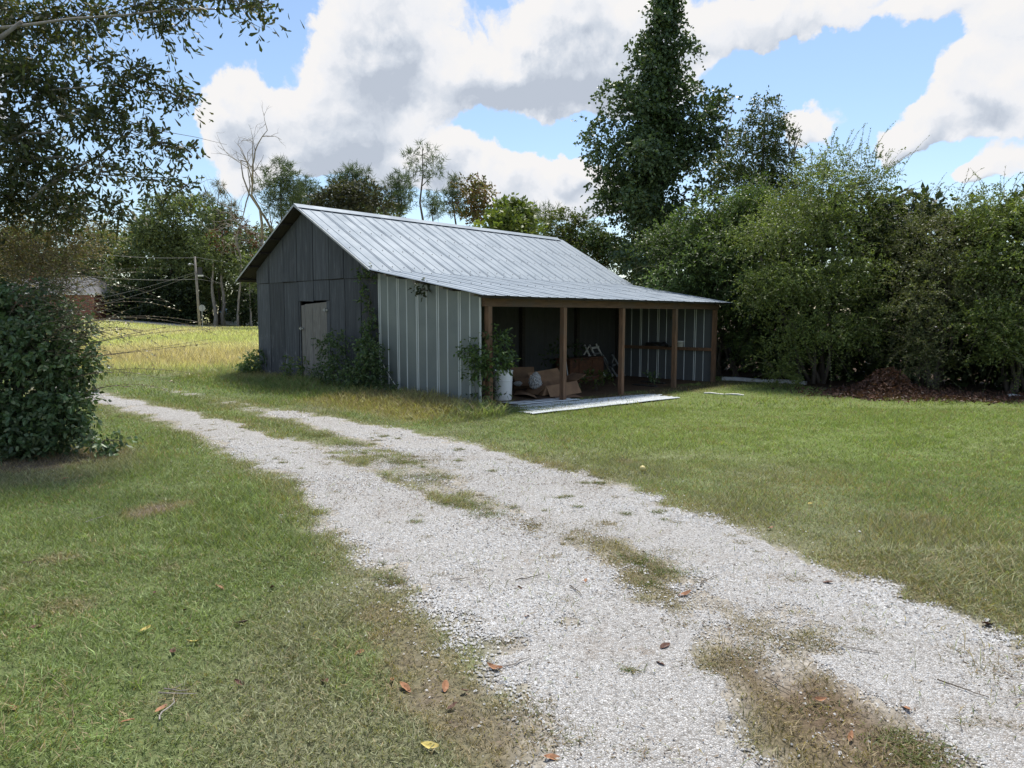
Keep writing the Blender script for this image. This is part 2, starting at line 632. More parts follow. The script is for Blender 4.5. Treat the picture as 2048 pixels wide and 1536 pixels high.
def gravel_material():
    """bed of fine white stone chips, dirt between them"""
    m, b = new_mat("gravel_bed")
    p = principled(b)
    geo = b.n("ShaderNodeNewGeometry")
    pos = geo.outputs["Position"]
    vo = b.n("ShaderNodeTexVoronoi", feature="F1")
    b.put(vo.inputs["Vector"], pos)
    vo.inputs["Scale"].default_value = 85
    vd = b.n("ShaderNodeTexVoronoi", feature="DISTANCE_TO_EDGE")
    b.put(vd.inputs["Vector"], pos)
    vd.inputs["Scale"].default_value = 85
    sepc = b.n("ShaderNodeSeparateColor")
    b.put(sepc.inputs[0], vo.outputs["Color"])
    st = b.ramp(sepc.outputs[0], [(0.0, (0.24, 0.23, 0.215)), (0.25, (0.38, 0.37, 0.355)), (0.6, (0.49, 0.48, 0.465)), (1.0, (0.58, 0.575, 0.56))])
    c = b.mix(b.smooth(vd.outputs["Distance"], 0.0, 0.12), (0.20, 0.18, 0.155, 1), st)
    d = b.noise(pos, 1.6, 5, 0.65)
    d2 = b.noise(pos, 9, 4, 0.65)
    ff = b.math("MULTIPLY", b.smooth(d.outputs["Fac"], 0.48, 0.75), b.smooth(d2.outputs["Fac"], 0.4, 0.65))
    c = b.mix(b.math("MULTIPLY", ff, 0.8), c, (0.24, 0.195, 0.15, 1))
    b.put(p.inputs["Base Color"], c)
    p.inputs["Roughness"].default_value = 0.9
    p.inputs["Specular IOR Level"].default_value = 0.2
    bump(b, p, vd.outputs["Distance"], 0.8, 0.02)
    return m


M["gravel_bed"] = gravel_material()


def attr_mat(name, rough=0.85, spec=0.2):
    m, b = new_mat(name)
    p = principled(b)
    a = b.n("ShaderNodeAttribute", attribute_name="Col")
    b.put(p.inputs["Base Color"], a.outputs["Color"])
    p.inputs["Roughness"].default_value = rough
    p.inputs["Specular IOR Level"].default_value = spec
    return m


M["stone"] = attr_mat("stone_chips", 0.8, 0.25)
M["grass"] = leaf_mat("grass_blade", (1, 1, 1), trans=0.30, rough=0.55, spec=0.25)
M["leaf"] = leaf_mat("leaf_soft", (1, 1, 1), trans=0.30, rough=0.5, spec=0.35)
M["leaf_gloss"] = leaf_mat("leaf_glossy", (1, 1, 1), trans=0.18, rough=0.38, spec=0.45)
M["needle"] = leaf_mat("needle", (1, 1, 1), trans=0.2, rough=0.6, spec=0.2)
M["dry_leaf"] = leaf_mat("dry_leaf", (1, 1, 1), trans=0.15, rough=0.6, spec=0.3)

# ------------------------------------------------------------------ ground, drive
def gp(px, py):
    """where the pixel's ray meets the ground"""
    z = 0.0
    for _ in range(6):
        p = on_ground(px, py, z)
        z = float(gz(p[0], p[1]))
    p[2] = z
    return p


TRACK_NEAR = [((1090, 1536), (1600, 1536)), ((1000, 1400), (1500, 1400)), ((880, 1280), (1400, 1280)), ((770, 1170), (1300, 1180)),
              ((705, 1090), (1190, 1110)), ((640, 1030), (1030, 1050)), ((600, 985), (880, 1000)), ((545, 950), (770, 960)),
              ((480, 910), (690, 915)), ((410, 870), (575, 880)), ((330, 845), (480, 850)), ((250, 820), (375, 826)),
              ((190, 805), (300, 808)), ((140, 790), (230, 794)), ((20, 772), (150, 776))]
TRACK_SHED = [((1840, 1536), (2800, 1536)), ((1720, 1400), (2330, 1400)), ((1580, 1290), (2010, 1290)), ((1430, 1200), (1815, 1200)),
              ((1300, 1120), (1630, 1115)), ((1130, 1050), (1440, 1040)), ((970, 1000), (1290, 990)), ((890, 950), (1160, 950)),
              ((800, 905), (985, 900)), ((700, 878), (870, 875)), ((610, 850), (760, 855)), ((530, 830), (645, 832)),
              ((470, 814), (550, 820)), ((400, 794), (450, 799)), ((320, 778), (365, 783)), ((230, 760), (285, 766))]
GX0, GX1, GY0, GY1, GS = -16.0, 9.0, 0.6, 25.0, 0.05
gxs, gys = np.arange(GX0, GX1, GS), np.arange(GY0, GY1, GS)
GXX, GYY = np.meshgrid(gxs, gys, indexing="ij")


def in_quad(q, X, Y):
    s = None
    ins = np.ones(X.shape, bool)
    area = sum(q[i][0] * q[(i + 1) % 4][1] - q[(i + 1) % 4][0] * q[i][1] for i in range(4))
    sg = 1 if area > 0 else -1
    for i in range(4):
        a, c = q[i], q[(i + 1) % 4]
        ins &= sg * ((c[0] - a[0]) * (Y - a[1]) - (c[1] - a[1]) * (X - a[0])) >= 0
    return ins


def strip_mask(stations, w):
    m = np.zeros(GXX.shape)
    P = [(gp(*a)[:2], gp(*b)[:2]) for a, b in stations]
    d0, d1 = (P[0][0] - P[1][0]), (P[0][1] - P[1][1])            # go on towards and past the camera
    P = [(P[0][0] + 2.2 * d0, P[0][1] + 2.2 * d1)] + P
    for i in range(len(P) - 1):
        q = [P[i][0], P[i][1], P[i + 1][1], P[i + 1][0]]
        m = np.maximum(m, in_quad(q, GXX, GYY) * (w[min(i, len(w) - 1)] if hasattr(w, "__len__") else w))
    return m


def blur(m, n):
    for ax in (0, 1):
        for _ in range(2):
            k = np.cumsum(np.insert(m, 0, 0, axis=ax), axis=ax)
            lo = np.clip(np.arange(m.shape[ax]) - n, 0, None)
            hi = np.clip(np.arange(m.shape[ax]) + n + 1, None, m.shape[ax])
            m = (np.take(k, hi, ax) - np.take(k, lo, ax)) / np.expand_dims((hi - lo), 1 - ax)
    return m


near_w = [1.0] * 12 + [0.95, 0.9, 0.9, 0.9]
shed_w = [1.0] * 13 + [0.85, 0.7, 0.6, 0.5]
g_near, g_shed = strip_mask(TRACK_NEAR, near_w), strip_mask(TRACK_SHED, shed_w)
CENTRE = [(a[1], c[0]) for a, c in zip(TRACK_NEAR[:10], TRACK_SHED[:10])]
g_mid = strip_mask(CENTRE, [0.56, 0.56, 0.58, 0.60, 0.74, 0.80, 0.78, 0.64, 0.52, 0.44, 0.30])
base_g = np.maximum(np.maximum(blur(g_near, 4), blur(g_shed, 4)), blur(g_mid, 3))
rag = fbm(GXX, GYY, 0.55, 5, 3) - 0.5
rag2 = fbm(GXX, GYY, 1.7, 3, 12) - 0.5
rag3 = fbm(GXX, GYY, 0.16, 3, 8) - 0.5
GRAVEL = sm(base_g + 1.0 * rag + 0.35 * rag2 + 0.75 * rag3, 0.22, 0.72) * sm(base_g, 0.02, 0.25)
# a few stray chips out in the lawn
stray = [(560, 1035, 0.10), (150, 1115, 0.07), (90, 1130, 0.05), (320, 1015, 0.05), (700, 1140, 0.14), (640, 1085, 0.1)]
for px, py, r in stray:
    p = gp(px, py)
    d = np.hypot(GXX - p[0], (GYY - p[1]) * 0.8)
    GRAVEL = np.maximum(GRAVEL, 0.45 * sm(d + 0.25 * rag, r, r * 0.3))
# bare soil and dead thatch: photo x, y, radius, strength
BARE = [(315, 1018, 0.30, 1.0), (280, 1030, 0.22, 0.9), (360, 1010, 0.16, 0.7), (120, 1120, 0.22, 0.45), (340, 1140, 0.12, 0.4),
        (150, 1210, 0.22, 0.4), (330, 1400, 0.20, 0.4), (840, 1330, 0.22, 0.9), (880, 1390, 0.26, 1.0), (940, 1440, 0.26, 1.0), (1000, 1500, 0.24, 1.0), (800, 1280, 0.18, 0.8), (760, 1230, 0.14, 0.6),
        (1500, 1290, 0.24, 1.0), (1560, 1340, 0.24, 1.0), (1700, 1440, 0.30, 1.0), (1640, 1400, 0.30, 1.0), (1780, 1480, 0.28, 0.9),
        (60, 925, 0.9, 1.0), (200, 905, 0.6, 0.8), (1250, 925, 0.25, 0.5), (1100, 930, 0.3, 0.4), (1850, 1040, 0.4, 0.35),
        (30, 1170, 0.25, 0.25), (1440, 1120, 0.18, 0.6), (1250, 1125, 0.14, 0.5), (1990, 1290, 0.25, 0.8)]
BAREM = np.zeros(GXX.shape)
for px, py, r, s in BARE:
    p = gp(px, py)
    d = np.hypot(GXX - p[0], GYY - p[1])
    BAREM = np.maximum(BAREM, s * sm(d + 0.5 * r * 2 * rag, r, r * 0.25))


STRAY = blur(sm(base_g, 0.05, 0.5), 9)
STRIP = blur((g_mid > 0) * 1.0, 5)
EDGE = sm(blur(base_g, 4), 0.03, 0.35) * (1 - GRAVEL)


def lookup(A, x, y):
    i = np.clip(((np.asarray(x) - GX0) / GS), 0, A.shape[0] - 1.001)
    j = np.clip(((np.asarray(y) - GY0) / GS), 0, A.shape[1] - 1.001)
    i0, j0 = i.astype(int), j.astype(int)
    fi, fj = i - i0, j - j0
    r = (A[i0, j0] * (1 - fi) + A[i0 + 1, j0] * fi) * (1 - fj) + (A[i0, j0 + 1] * (1 - fi) + A[i0 + 1, j0 + 1] * fi) * fj
    inside = (x > GX0) & (x < GX1) & (y > GY0) & (y < GY1)
    return np.where(inside, r, 0)


# shed frame: corner of the gable wall, turned about z
P0 = np.array([-6.662, 18.470])
SHED_A = -0.7396
SU, SV = np.array([math.cos(SHED_A), math.sin(SHED_A)]), np.array([-math.sin(SHED_A), math.cos(SHED_A)])


def to_shed(x, y):
    dx, dy = np.asarray(x) - P0[0], np.asarray(y) - P0[1]
    return dx * SU[0] + dy * SU[1], dx * SV[0] + dy * SV[1]


def from_shed(u, v):
    return P0 + u * SU + v * SV


HEDGE_LINE = [(5.9, 22.5), (6.9, 20.6), (7.9, 18.2), (8.2, 16.6), (9.6, 16.0), (11.3, 15.3), (14.0, 14.4), (20.0, 12.5)]


def hedge_side(x, y):
    """signed distance-like value, positive behind the front line of the hedge"""
    hx = np.array([p[0] for p in HEDGE_LINE])
    hy = np.array([p[1] for p in HEDGE_LINE])
    fy = np.interp(x, hx, hy, left=1e6, right=hy[-1])
    return np.asarray(y) - fy


def ground_colour(x, y):
    """colour of turf and soil; also the chance of dry blades"""
    x, y = np.asarray(x, float), np.asarray(y, float)
    u, v = to_shed(x, y)
    n = fbm(x, y, 2.6, 4, 20)
    n2 = fbm(x, y, 0.7, 3, 25)
    green = np.array([0.128, 0.158, 0.064])
    lush = np.array([0.132, 0.188, 0.060])
    dull = np.array([0.165, 0.168, 0.098])
    straw = np.array([0.200, 0.165, 0.088])
    field_c = np.array([0.45, 0.415, 0.24])
    soil = np.array([0.125, 0.085, 0.055])
    w = lambda f: np.asarray(f)[..., None]
    c = green + (dull - green) * w(sm(n, 0.42, 0.62))
    c = c + (lush - c) * w(sm(n2, 0.45, 0.7) * 0.5)
    # lawn before the bay coloured as if sunlit, tired strip nearer the drive
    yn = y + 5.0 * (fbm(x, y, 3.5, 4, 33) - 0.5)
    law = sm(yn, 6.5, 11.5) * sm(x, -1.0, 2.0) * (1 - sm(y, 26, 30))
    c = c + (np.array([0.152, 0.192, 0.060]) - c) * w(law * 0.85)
    tired = sm(x, 1.2, 3.0) * (1 - sm(yn, 5.0, 9.5))
    c = c + (np.array([0.165, 0.175, 0.095]) - c) * w(tired * sm(n, 0.35, 0.65) * 0.6)
    dry = 0.12 + 0.35 * sm(n2, 0.5, 0.75) + 0.25 * tired
    # field beyond the shed, its pale grass brightened to stand for sun
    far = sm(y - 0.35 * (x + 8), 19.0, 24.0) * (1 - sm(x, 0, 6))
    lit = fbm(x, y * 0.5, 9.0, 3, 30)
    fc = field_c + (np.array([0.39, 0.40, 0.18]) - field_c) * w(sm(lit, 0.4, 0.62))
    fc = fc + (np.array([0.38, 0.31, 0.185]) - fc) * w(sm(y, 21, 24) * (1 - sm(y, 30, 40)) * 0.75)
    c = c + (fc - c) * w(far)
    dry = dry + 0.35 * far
    # strip of uncut grass along the wall
    strip = (v < 0.3) * (v > -2.4) * (u > -1.0) * (u < 8.7) * sm(v, -2.4, -1.6)
    c = c + (np.array([0.215, 0.200, 0.085]) - c) * w(strip * sm(n, 0.42, 0.55) * 0.8)
    dry = dry + 0.35 * strip * sm(n, 0.42, 0.6)
    # bare earth under the roof and the hedge, the latter darkened as painted shade
    bay = (u > 5.2) * (u < 8.0) * (v > 0) * (v < 9.4)
    apron = sm(u, 9.7, 8.6) * (u >= 7.9) * (v > 0.6) * (v < 10.5)
    c = c + (soil - c) * w(np.clip(bay * 1.0 + apron * sm(n2, 0.38, 0.55) * 0.75, 0, 1))
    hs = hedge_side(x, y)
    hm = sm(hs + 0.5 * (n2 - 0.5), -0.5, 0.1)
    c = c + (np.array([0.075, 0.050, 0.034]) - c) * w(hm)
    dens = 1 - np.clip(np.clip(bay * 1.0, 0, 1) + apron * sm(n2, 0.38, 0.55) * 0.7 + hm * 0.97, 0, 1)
    bare = lookup(BAREM, x, y)
    c = c + (np.array([0.165, 0.125, 0.098]) - c) * w(np.clip(bare, 0, 1) * 0.9)
    dens = dens * (1 - 0.5 * sm(bare, 0.3, 0.95))
    dry = dry + 0.75 * sm(bare, 0.1, 0.6)
    # worn verge and the debris-covered ridge between the wheel tracks
    edge = lookup(EDGE, x, y)
    c = c + (np.array([0.190, 0.175, 0.105]) - c) * w(edge * 0.4)
    dry = dry + 0.30 * edge
    st = lookup(STRIP, x, y) * (1 - sm(y, 4.6, 6.5))
    c = c + (np.array([0.135, 0.088, 0.060]) - c) * w(st * 0.92)
    dry = dry + 0.6 * st
    dens = dens * (1 - 0.95 * st)
    return c, np.clip(dry, 0, 0.95), dens


def axis(lo, hi, step, far_lo, far_hi, grow=1.12):
    mid = list(np.arange(lo, hi + 1e-6, step))
    a, s = [lo], step
    while a[-1] > far_lo:
        s *= grow
        a.append(a[-1] - s)
    c, s = [hi], step
    while c[-1] < far_hi:
        s *= grow
        c.append(c[-1] + s)
    return np.array(a[1:][::-1] + mid + c[1:])


ax, ay = axis(-15, 12, 0.17, -700, 700, 1.16), axis(1.0, 24, 0.17, -300, 1500, 1.16)
AX, AY = np.meshgrid(ax, ay, indexing="ij")
gxv, gyv = AX.ravel(), AY.ravel()
gzv = gz(gxv, gyv)
nx_, ny_ = len(ax), len(ay)
idx = np.arange(nx_ * ny_).reshape(nx_, ny_)
gf = np.stack([idx[:-1, :-1], idx[1:, :-1], idx[1:, 1:], idx[:-1, 1:]], -1).reshape(-1, 4)
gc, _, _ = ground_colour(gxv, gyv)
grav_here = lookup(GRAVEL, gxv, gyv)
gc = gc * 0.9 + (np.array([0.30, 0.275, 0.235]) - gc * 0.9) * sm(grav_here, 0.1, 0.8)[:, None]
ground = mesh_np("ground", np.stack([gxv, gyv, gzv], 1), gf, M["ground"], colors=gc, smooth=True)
tag(ground, "mown lawn, bare soil and rough field ground around the shed", kind="structure")

# gravel bed of the two wheel tracks, lying just above the soil
gi, gj = np.where((GRAVEL[:-1, :-1] > 0.78) & (GYY[:-1, :-1] > 1.2))
ny = GRAVEL.shape[1]
used = np.full(GRAVEL.size, -1)
quad = np.stack([gi * ny + gj, (gi + 1) * ny + gj, (gi + 1) * ny + gj + 1, gi * ny + gj + 1], 1)
uq, inv = np.unique(quad, return_inverse=True)
ux, uy = GXX.ravel()[uq], GYY.ravel()[uq]
jit = (rng.random((len(ux), 2)) - 0.5) * 0.03
ux, uy = ux + jit[:, 0], uy + jit[:, 1]
nq = np.bincount(inv.ravel(), minlength=len(ux))
uz = gz(ux, uy) + np.where(nq >= 4, 0.007, -0.012)            # the rim runs out into the soil
drive = mesh_np("gravel_driveway", np.stack([ux, uy, uz], 1), inv.reshape(-1, 4), M["gravel_bed"], smooth=True)
tag(drive, "white gravel drive of two wheel tracks curving past the shed", kind="structure")

# road far behind the field
rd = MB()
rp = []
for x in np.linspace(-140, 60, 60):
    yr = 92.0 + 0.02 * (x + 40)
    rp.append((x, yr))
for (xa, ya), (xb, yb) in zip(rp[:-1], rp[1:]):
    q = [(xa, ya - 3.0), (xb, yb - 3.0), (xb, yb + 3.0), (xa, ya + 3.0)]
    rd.add([(a, c, float(gz(a, c)) + 0.06) for a, c in q], [(0, 1, 2, 3)])
road = rd.build("road", M["asphalt"])
tag(road, "narrow grey road running along the far side of the field", kind="structure")

# ---- stone chips
ICO = None


def ico():
    t = (1 + 5 ** 0.5) / 2
    v = np.array([(-1, t, 0), (1, t, 0), (-1, -t, 0), (1, -t, 0), (0, -1, t), (0, 1, t), (0, -1, -t), (0, 1, -t), (t, 0, -1), (t, 0, 1), (-t, 0, -1), (-t, 0, 1)], float)
    v /= np.linalg.norm(v[0])
    f = np.array([(0, 11, 5), (0, 5, 1), (0, 1, 7), (0, 7, 10), (0, 10, 11), (1, 5, 9), (5, 11, 4), (11, 10, 2), (10, 7, 6), (7, 1, 8), (3, 9, 4), (3, 4, 2), (3, 2, 6), (3, 6, 8), (3, 8, 9), (4, 9, 5), (2, 4, 11), (6, 2, 10), (8, 6, 7), (9, 8, 1)])
    return v, f


# the half of a chip that shows above the bed
OCT = (np.array([(1, 0, -0.5), (0.25, 0.9, -0.5), (-0.9, 0.45, -0.5), (-0.7, -0.7, -0.5), (0.45, -0.9, -0.5), (0.15, 0.05, 0.9)], float),
       np.array([(0, 1, 5), (1, 2, 5), (2, 3, 5), (3, 4, 5), (4, 0, 5)]))


def rand_pts(n, y0, y1, margin=1.9):
    """points on the ground inside what the camera (and a step to its side) can see"""
    y = np.sqrt(rng.random(n) * (y1 ** 2 - y0 ** 2) + y0 ** 2)
    x = (rng.random(n) * 2 - 1) * (0.76 * y + margin)
    return x, y


def stones(n, y0, y1, lo, hi, shape):
    x, y = rand_pts(n, y0, y1)
    g = lookup(GRAVEL, x, y)
    keep = rng.random(n) < 0.045 * lookup(STRAY, x, y) + np.clip(g, 0, 1) ** 1.15 * (0.25 + 0.75 * sm(fbm(x, y, 0.35, 3, 50), 0.36, 0.58))
    x, y = x[keep], y[keep]
    k = len(x)
    v, f = shape
    s = lo + (hi - lo) * rng.random(k) ** 2.2
    s *= 0.8 + 0.5 * sm(fbm(x, y, 0.9, 2, 55), 0.4, 0.7)
    sc = np.stack([s * (0.8 + 0.5 * rng.random(k)), s * (0.6 + 0.4 * rng.random(k)), s * (0.40 + 0.3 * rng.random(k))], 1) * 0.5
    a = rng.random(k) * 6.283
    tl = (rng.random((k, 2)) - 0.5) * 0.9
    P = v[None] * (1 + 0.28 * (rng.random((k, len(v), 1)) - 0.5)) * sc[:, None]
    P[..., 2] += P[..., 0] * tl[:, :1] * 0.6 + P[..., 1] * tl[:, 1:] * 0.6
    ca, sa = np.cos(a)[:, None], np.sin(a)[:, None]
    X = P[..., 0] * ca - P[..., 1] * sa + x[:, None]
    Y = P[..., 0] * sa + P[..., 1] * ca + y[:, None]
    Z = P[..., 2] + (gz(x, y) + 0.006 + sc[:, 2] * (0.55 + 0.5 * rng.random(k)))[:, None]
    V = np.stack([X, Y, Z], -1).reshape(-1, 3)
    Fc = (f[None] + (np.arange(k) * len(v))[:, None, None]).reshape(-1, 3)
    t = rng.random(k)
    base = np.where(t[:, None] < 0.78, np.array([0.59, 0.58, 0.56]), np.array([0.42, 0.395, 0.36]))
    base = np.where(t[:, None] > 0.94, np.array([0.22, 0.205, 0.19]), base)
    c = base * (0.80 + 0.34 * rng.random((k, 1)))
    return V, Fc, np.repeat(c, len(v), 0)


def merge(parts):
    V, Fc, C, o = [], [], [], 0
    for v, f, c in parts:
        V.append(v)
        Fc.append(f + o)
        C.append(c)
        o += len(v)
    return np.concatenate(V), Fc, np.concatenate(C)


sv, sf, sc_ = merge([stones(170000, 1.9, 4.4, 0.006, 0.018, OCT), stones(225000, 4.4, 9.0, 0.009, 0.019, OCT), stones(80000, 9.0, 19.0, 0.015, 0.028, OCT)])
gravel = mesh_np("gravel", sv, [np.concatenate(sf)], M["stone"], colors=sc_, smooth=False)
tag(gravel, "loose white stone chips scattered over the drive", "gravel", kind="stuff")


# ---- grass
def blades(x, y, h, w, colr, lean=0.6, curved=True, z=None):
    """grass blades: bent ones have 4 corners, plain ones are single triangles"""
    k = len(x)
    a = rng.random(k) * 6.283
    la = rng.random(k) * 6.283
    ln = h * lean * (0.35 + 0.9 * rng.random(k))
    z0 = (gz(x, y) if z is None else z) - 0.004
    dx, dy = np.cos(la) * ln, np.sin(la) * ln
    sx, sy = np.cos(a) * w * 0.5, np.sin(a) * w * 0.5
    hz = h * (0.65 + 0.35 * rng.random(k))
    if curved:
        P = np.empty((k, 4, 3))                               # foot, two shoulders at the bend, tip
        mx, my = x + dx * 0.34, y + dy * 0.34
        P[:, 0] = np.stack([x, y, z0], 1)
        P[:, 1] = np.stack([mx + sx, my + sy, z0 + hz * 0.55], 1)
        P[:, 2] = np.stack([x + dx, y + dy, z0 + hz * (0.72 + 0.28 * rng.random(k))], 1)
        P[:, 3] = np.stack([mx - sx, my - sy, z0 + hz * 0.55], 1)
        faces = [(np.arange(k) * 4)[:, None] + np.array([[0, 1, 2, 3]])]
    else:
        P = np.empty((k, 3, 3))
        P[:, 0] = np.stack([x - sx, y - sy, z0], 1)
        P[:, 1] = np.stack([x + sx, y + sy, z0], 1)
        P[:, 2] = np.stack([x + dx, y + dy, z0 + hz], 1)
        faces = [(np.arange(k) * 3)[:, None] + np.array([[0, 1, 2]])]
    C = np.repeat(colr, P.shape[1], 0)
    return P.reshape(-1, 3), faces, C


def blade_colour(c, dry, k):
    j = 0.5 + 1.05 * rng.random((k, 1))
    hue = (rng.random((k, 3)) - 0.5) * np.array([0.030, 0.018, 0.012])
    g = np.clip(c * 1.55 * j + hue, 0.01, 1)
    d = np.array([0.36, 0.29, 0.165]) * (0.6 + 0.6 * rng.random((k, 1)))
    isd = rng.random(k) < dry * 0.75
    return np.where(isd[:, None], d, g)


def lawn(name, n, y0, y1, h0, h1, w0, w1, curved, label, tall=False):
    x, y = rand_pts(n, y0, y1)
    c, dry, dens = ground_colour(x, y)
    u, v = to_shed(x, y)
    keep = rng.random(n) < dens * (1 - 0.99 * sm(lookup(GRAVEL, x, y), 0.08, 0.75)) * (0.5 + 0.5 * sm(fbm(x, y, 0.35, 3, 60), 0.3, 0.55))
    keep &= ~((u > 0.0) & (u < 5.3) & (v > 0.0) & (v < 10))
    keep &= ~((u > 5.0) & (u < 8.25) & (v > 0.0) & (v < 9.4) & (rng.random(n) < 0.97))
    x, y, c, dry = x[keep], y[keep], c[keep], dry[keep]
    k = len(x)
    h = (h0 + (h1 - h0) * rng.random(k)) * (0.65 + 0.75 * sm(fbm(x, y, 1.1, 3, 63), 0.35, 0.7))
    h = h * (1 - 0.45 * np.clip(lookup(STRIP, x, y) + lookup(EDGE, x, y) * 0.6, 0, 1))
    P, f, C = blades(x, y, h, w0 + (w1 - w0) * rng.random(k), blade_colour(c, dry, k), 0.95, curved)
    o = mesh_np(name, P, f, M["grass"], colors=C)
    tag(o, label, "grass", kind="stuff")
    return o


lawn("grass", 300000, 1.9, 5.0, 0.036, 0.092, 0.0036, 0.0062, True, "short mown grass on both sides of the gravel drive")
lawn("grass", 270000, 5.0, 8.5, 0.032, 0.072, 0.0055, 0.0095, False, "mown grass between the bush and the drive")
lawn("grass", 225000, 8.5, 14.0, 0.035, 0.070, 0.008, 0.014, False, "mown lawn grass in front of the open bay")
lawn("grass", 190000, 14.0, 27.0, 0.04, 0.080, 0.012, 0.022, False, "mown lawn grass running up to the hedge")

# coarser weedy tufts standing out of the turf
n = 3300
x, y = rand_pts(n, 2.0, 12.0)
c, dry, dens = ground_colour(x, y)
keep = (rng.random(n) < dens * sm(fbm(x, y, 1.3, 3, 66), 0.42, 0.62)) & (lookup(GRAVEL, x, y) < 0.25)
x, y, c, dry = x[keep], y[keep], c[keep], dry[keep]
m_ = 22
xx = np.repeat(x, m_) + rng.normal(size=len(x) * m_) * 0.028
yy = np.repeat(y, m_) + rng.normal(size=len(x) * m_) * 0.028
cc = blade_colour(np.repeat(c, m_, 0) * np.repeat(0.85 + 0.5 * rng.random((len(x), 1)), m_, 0), np.repeat(dry, m_) * 0.5, len(xx))
P, f, C = blades(xx, yy, 0.06 + 0.07 * rng.random(len(xx)), 0.0035 + 0.003 * rng.random(len(xx)), cc, 0.95, True)
o = mesh_np("grass_tufts", P, f, M["grass"], colors=C)
tag(o, "coarse longer tufts scattered through the mown lawn", "grass", kind="stuff")


def tall_grass():
    parts = []
    # unmown strip along the gable and lean-to walls
    n = 44000
    u = rng.random(n) * 10.6 - 1.4
    v = -rng.random(n) ** 1.1 * 2.3 + 0.02
    x, y = P0[0] + u * SU[0] + v * SV[0], P0[1] + u * SU[1] + v * SV[1]
    c, dry, _ = ground_colour(x, y)
    keep = (rng.random(n) < sm(v, -2.3, -1.2) * (1 - 0.9 * sm(lookup(GRAVEL, x, y), 0.1, 0.4))) & ~((u > 8.3) & (v > -0.3))
    x, y, c, dry, v = x[keep], y[keep], c[keep], dry[keep], v[keep]
    k = len(x)
    h = (0.10 + 0.26 * rng.random(k)) * (0.35 + 0.75 * sm(v, -2.2, -0.5)) * (0.6 + 0.7 * fbm(x, y, 0.8, 3, 70))
    cc = blade_colour(c, np.clip(dry, 0, 1), k) * np.array([1.0, 1.0, 0.95])
    parts.append(blades(x, y, h, 0.006 + 0.006 * rng.random(k), cc, 0.7, True))
    return parts


P, f, C = tall_grass()[0]
o = mesh_np("tall_grass", P, f, M["grass"], colors=C)
tag(o, "unmown tall grass with straw heads along the shed wall", "grass", kind="stuff")

# field grass
n = 105000
y = 19.0 + (90.0 - 19.0) * rng.random(n) ** 1.5
x = -(0.22 + 0.62 * rng.random(n)) * y
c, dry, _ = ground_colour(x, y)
u, v = to_shed(x, y)
keep = (rng.random(n) < sm(y - 0.35 * (x + 8), 19.0, 23.0)) & (u < -0.3) & (lookup(GRAVEL, x, y) < 0.2)
x, y, c, dry = x[keep], y[keep], c[keep], dry[keep]
k = len(x)
hh = (0.12 + 0.22 * rng.random(k)) * (0.6 + 0.8 * fbm(x, y, 2.5, 3, 75))
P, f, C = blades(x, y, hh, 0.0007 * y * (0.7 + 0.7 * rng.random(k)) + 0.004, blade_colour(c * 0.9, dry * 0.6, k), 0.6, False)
o = mesh_np("field_grass", P, f, M["grass"], colors=C)
tag(o, "sunlit yellow green rough grass of the open field behind the shed", "grass", kind="stuff")
# ------------------------------------------------------------------ the shed
UK, UF, UP, OV, OE, UL = 5.256, 8.29, 2.386, 0.265, 0.583, 8.578
ZE, ZP, ZK, ZL, VL = 2.657, 4.317, 2.700, 2.110, 9.79
ZB = 1.914
shed = empty("shed", (P0[0], P0[1], 0), SHED_A)
tag(shed, "old dark wood shed with galvanised roof and open lean-to bay", "shed")


def gloc(u, v):
    p = from_shed(u, v)
    return float(gz(p[0], p[1]))


def roof_z(u):
    if u <= UP:
        return ZE + (u + OE) * (ZP - ZE) / (UP + OE)
    if u <= UK:
        return ZP - (u - UP) * (ZP - ZK) / (UK - UP)
    return ZK - (u - UK) * (ZK - ZL) / (UL - UK)


# gable wall: dark backing with the siding panels nailed on it
back = MB()
poly = [(0.03, 0.03, -0.05), (2.09, 0.03, -0.05), (2.09, 0.03, 2.10), (3.22, 0.03, 2.10), (3.22, 0.03, -0.05), (5.16, 0.03, -0.05), (5.16, 0.03, roof_z(5.16) - 0.10), (UP, 0.03, ZP - 0.10), (0.03, 0.03, roof_z(0.03) - 0.10)]
back.prism(poly, (0, 0.03, 0))
gable = back.build("gable_wall", M["dark_wood"], shed)
edges_up = [0.0, 0.65, 1.36, 1.99, 2.71, 3.35, 3.94, 4.56, 5.17]
edges_lo = [0.0, 0.66, 1.35, 2.02, 2.71, 3.36, 3.96, 4.57, 5.17]
R3 = random.Random(3)


def wall_panel(u0, u1, z0, tops, parent, extra=0.0):
    """one sheet of siding, a little warped; tops = list of (u, z) along the upper edge from u1 to u0"""
    t = 0.012
    d0, d1 = -0.004 - R3.random() * 0.012 - extra, -0.004 - R3.random() * 0.012
    g = 0.011
    zb0, zb1 = z0 + R3.uniform(-0.012, 0.012), z0 + R3.uniform(-0.012, 0.012)
    pts = [(u0 + g + R3.uniform(-.006, .006), d0, zb0), (u1 - g + R3.uniform(-.006, .006), d1, zb1)]
    for uu, zz in tops:
        pts.append((min(max(uu, u0 + g), u1 - g), 0.004, zz))
    mb = MB()
    mb.prism(pts, (0, t, 0))
    return mb.build("wall_panel", M["siding"], parent)


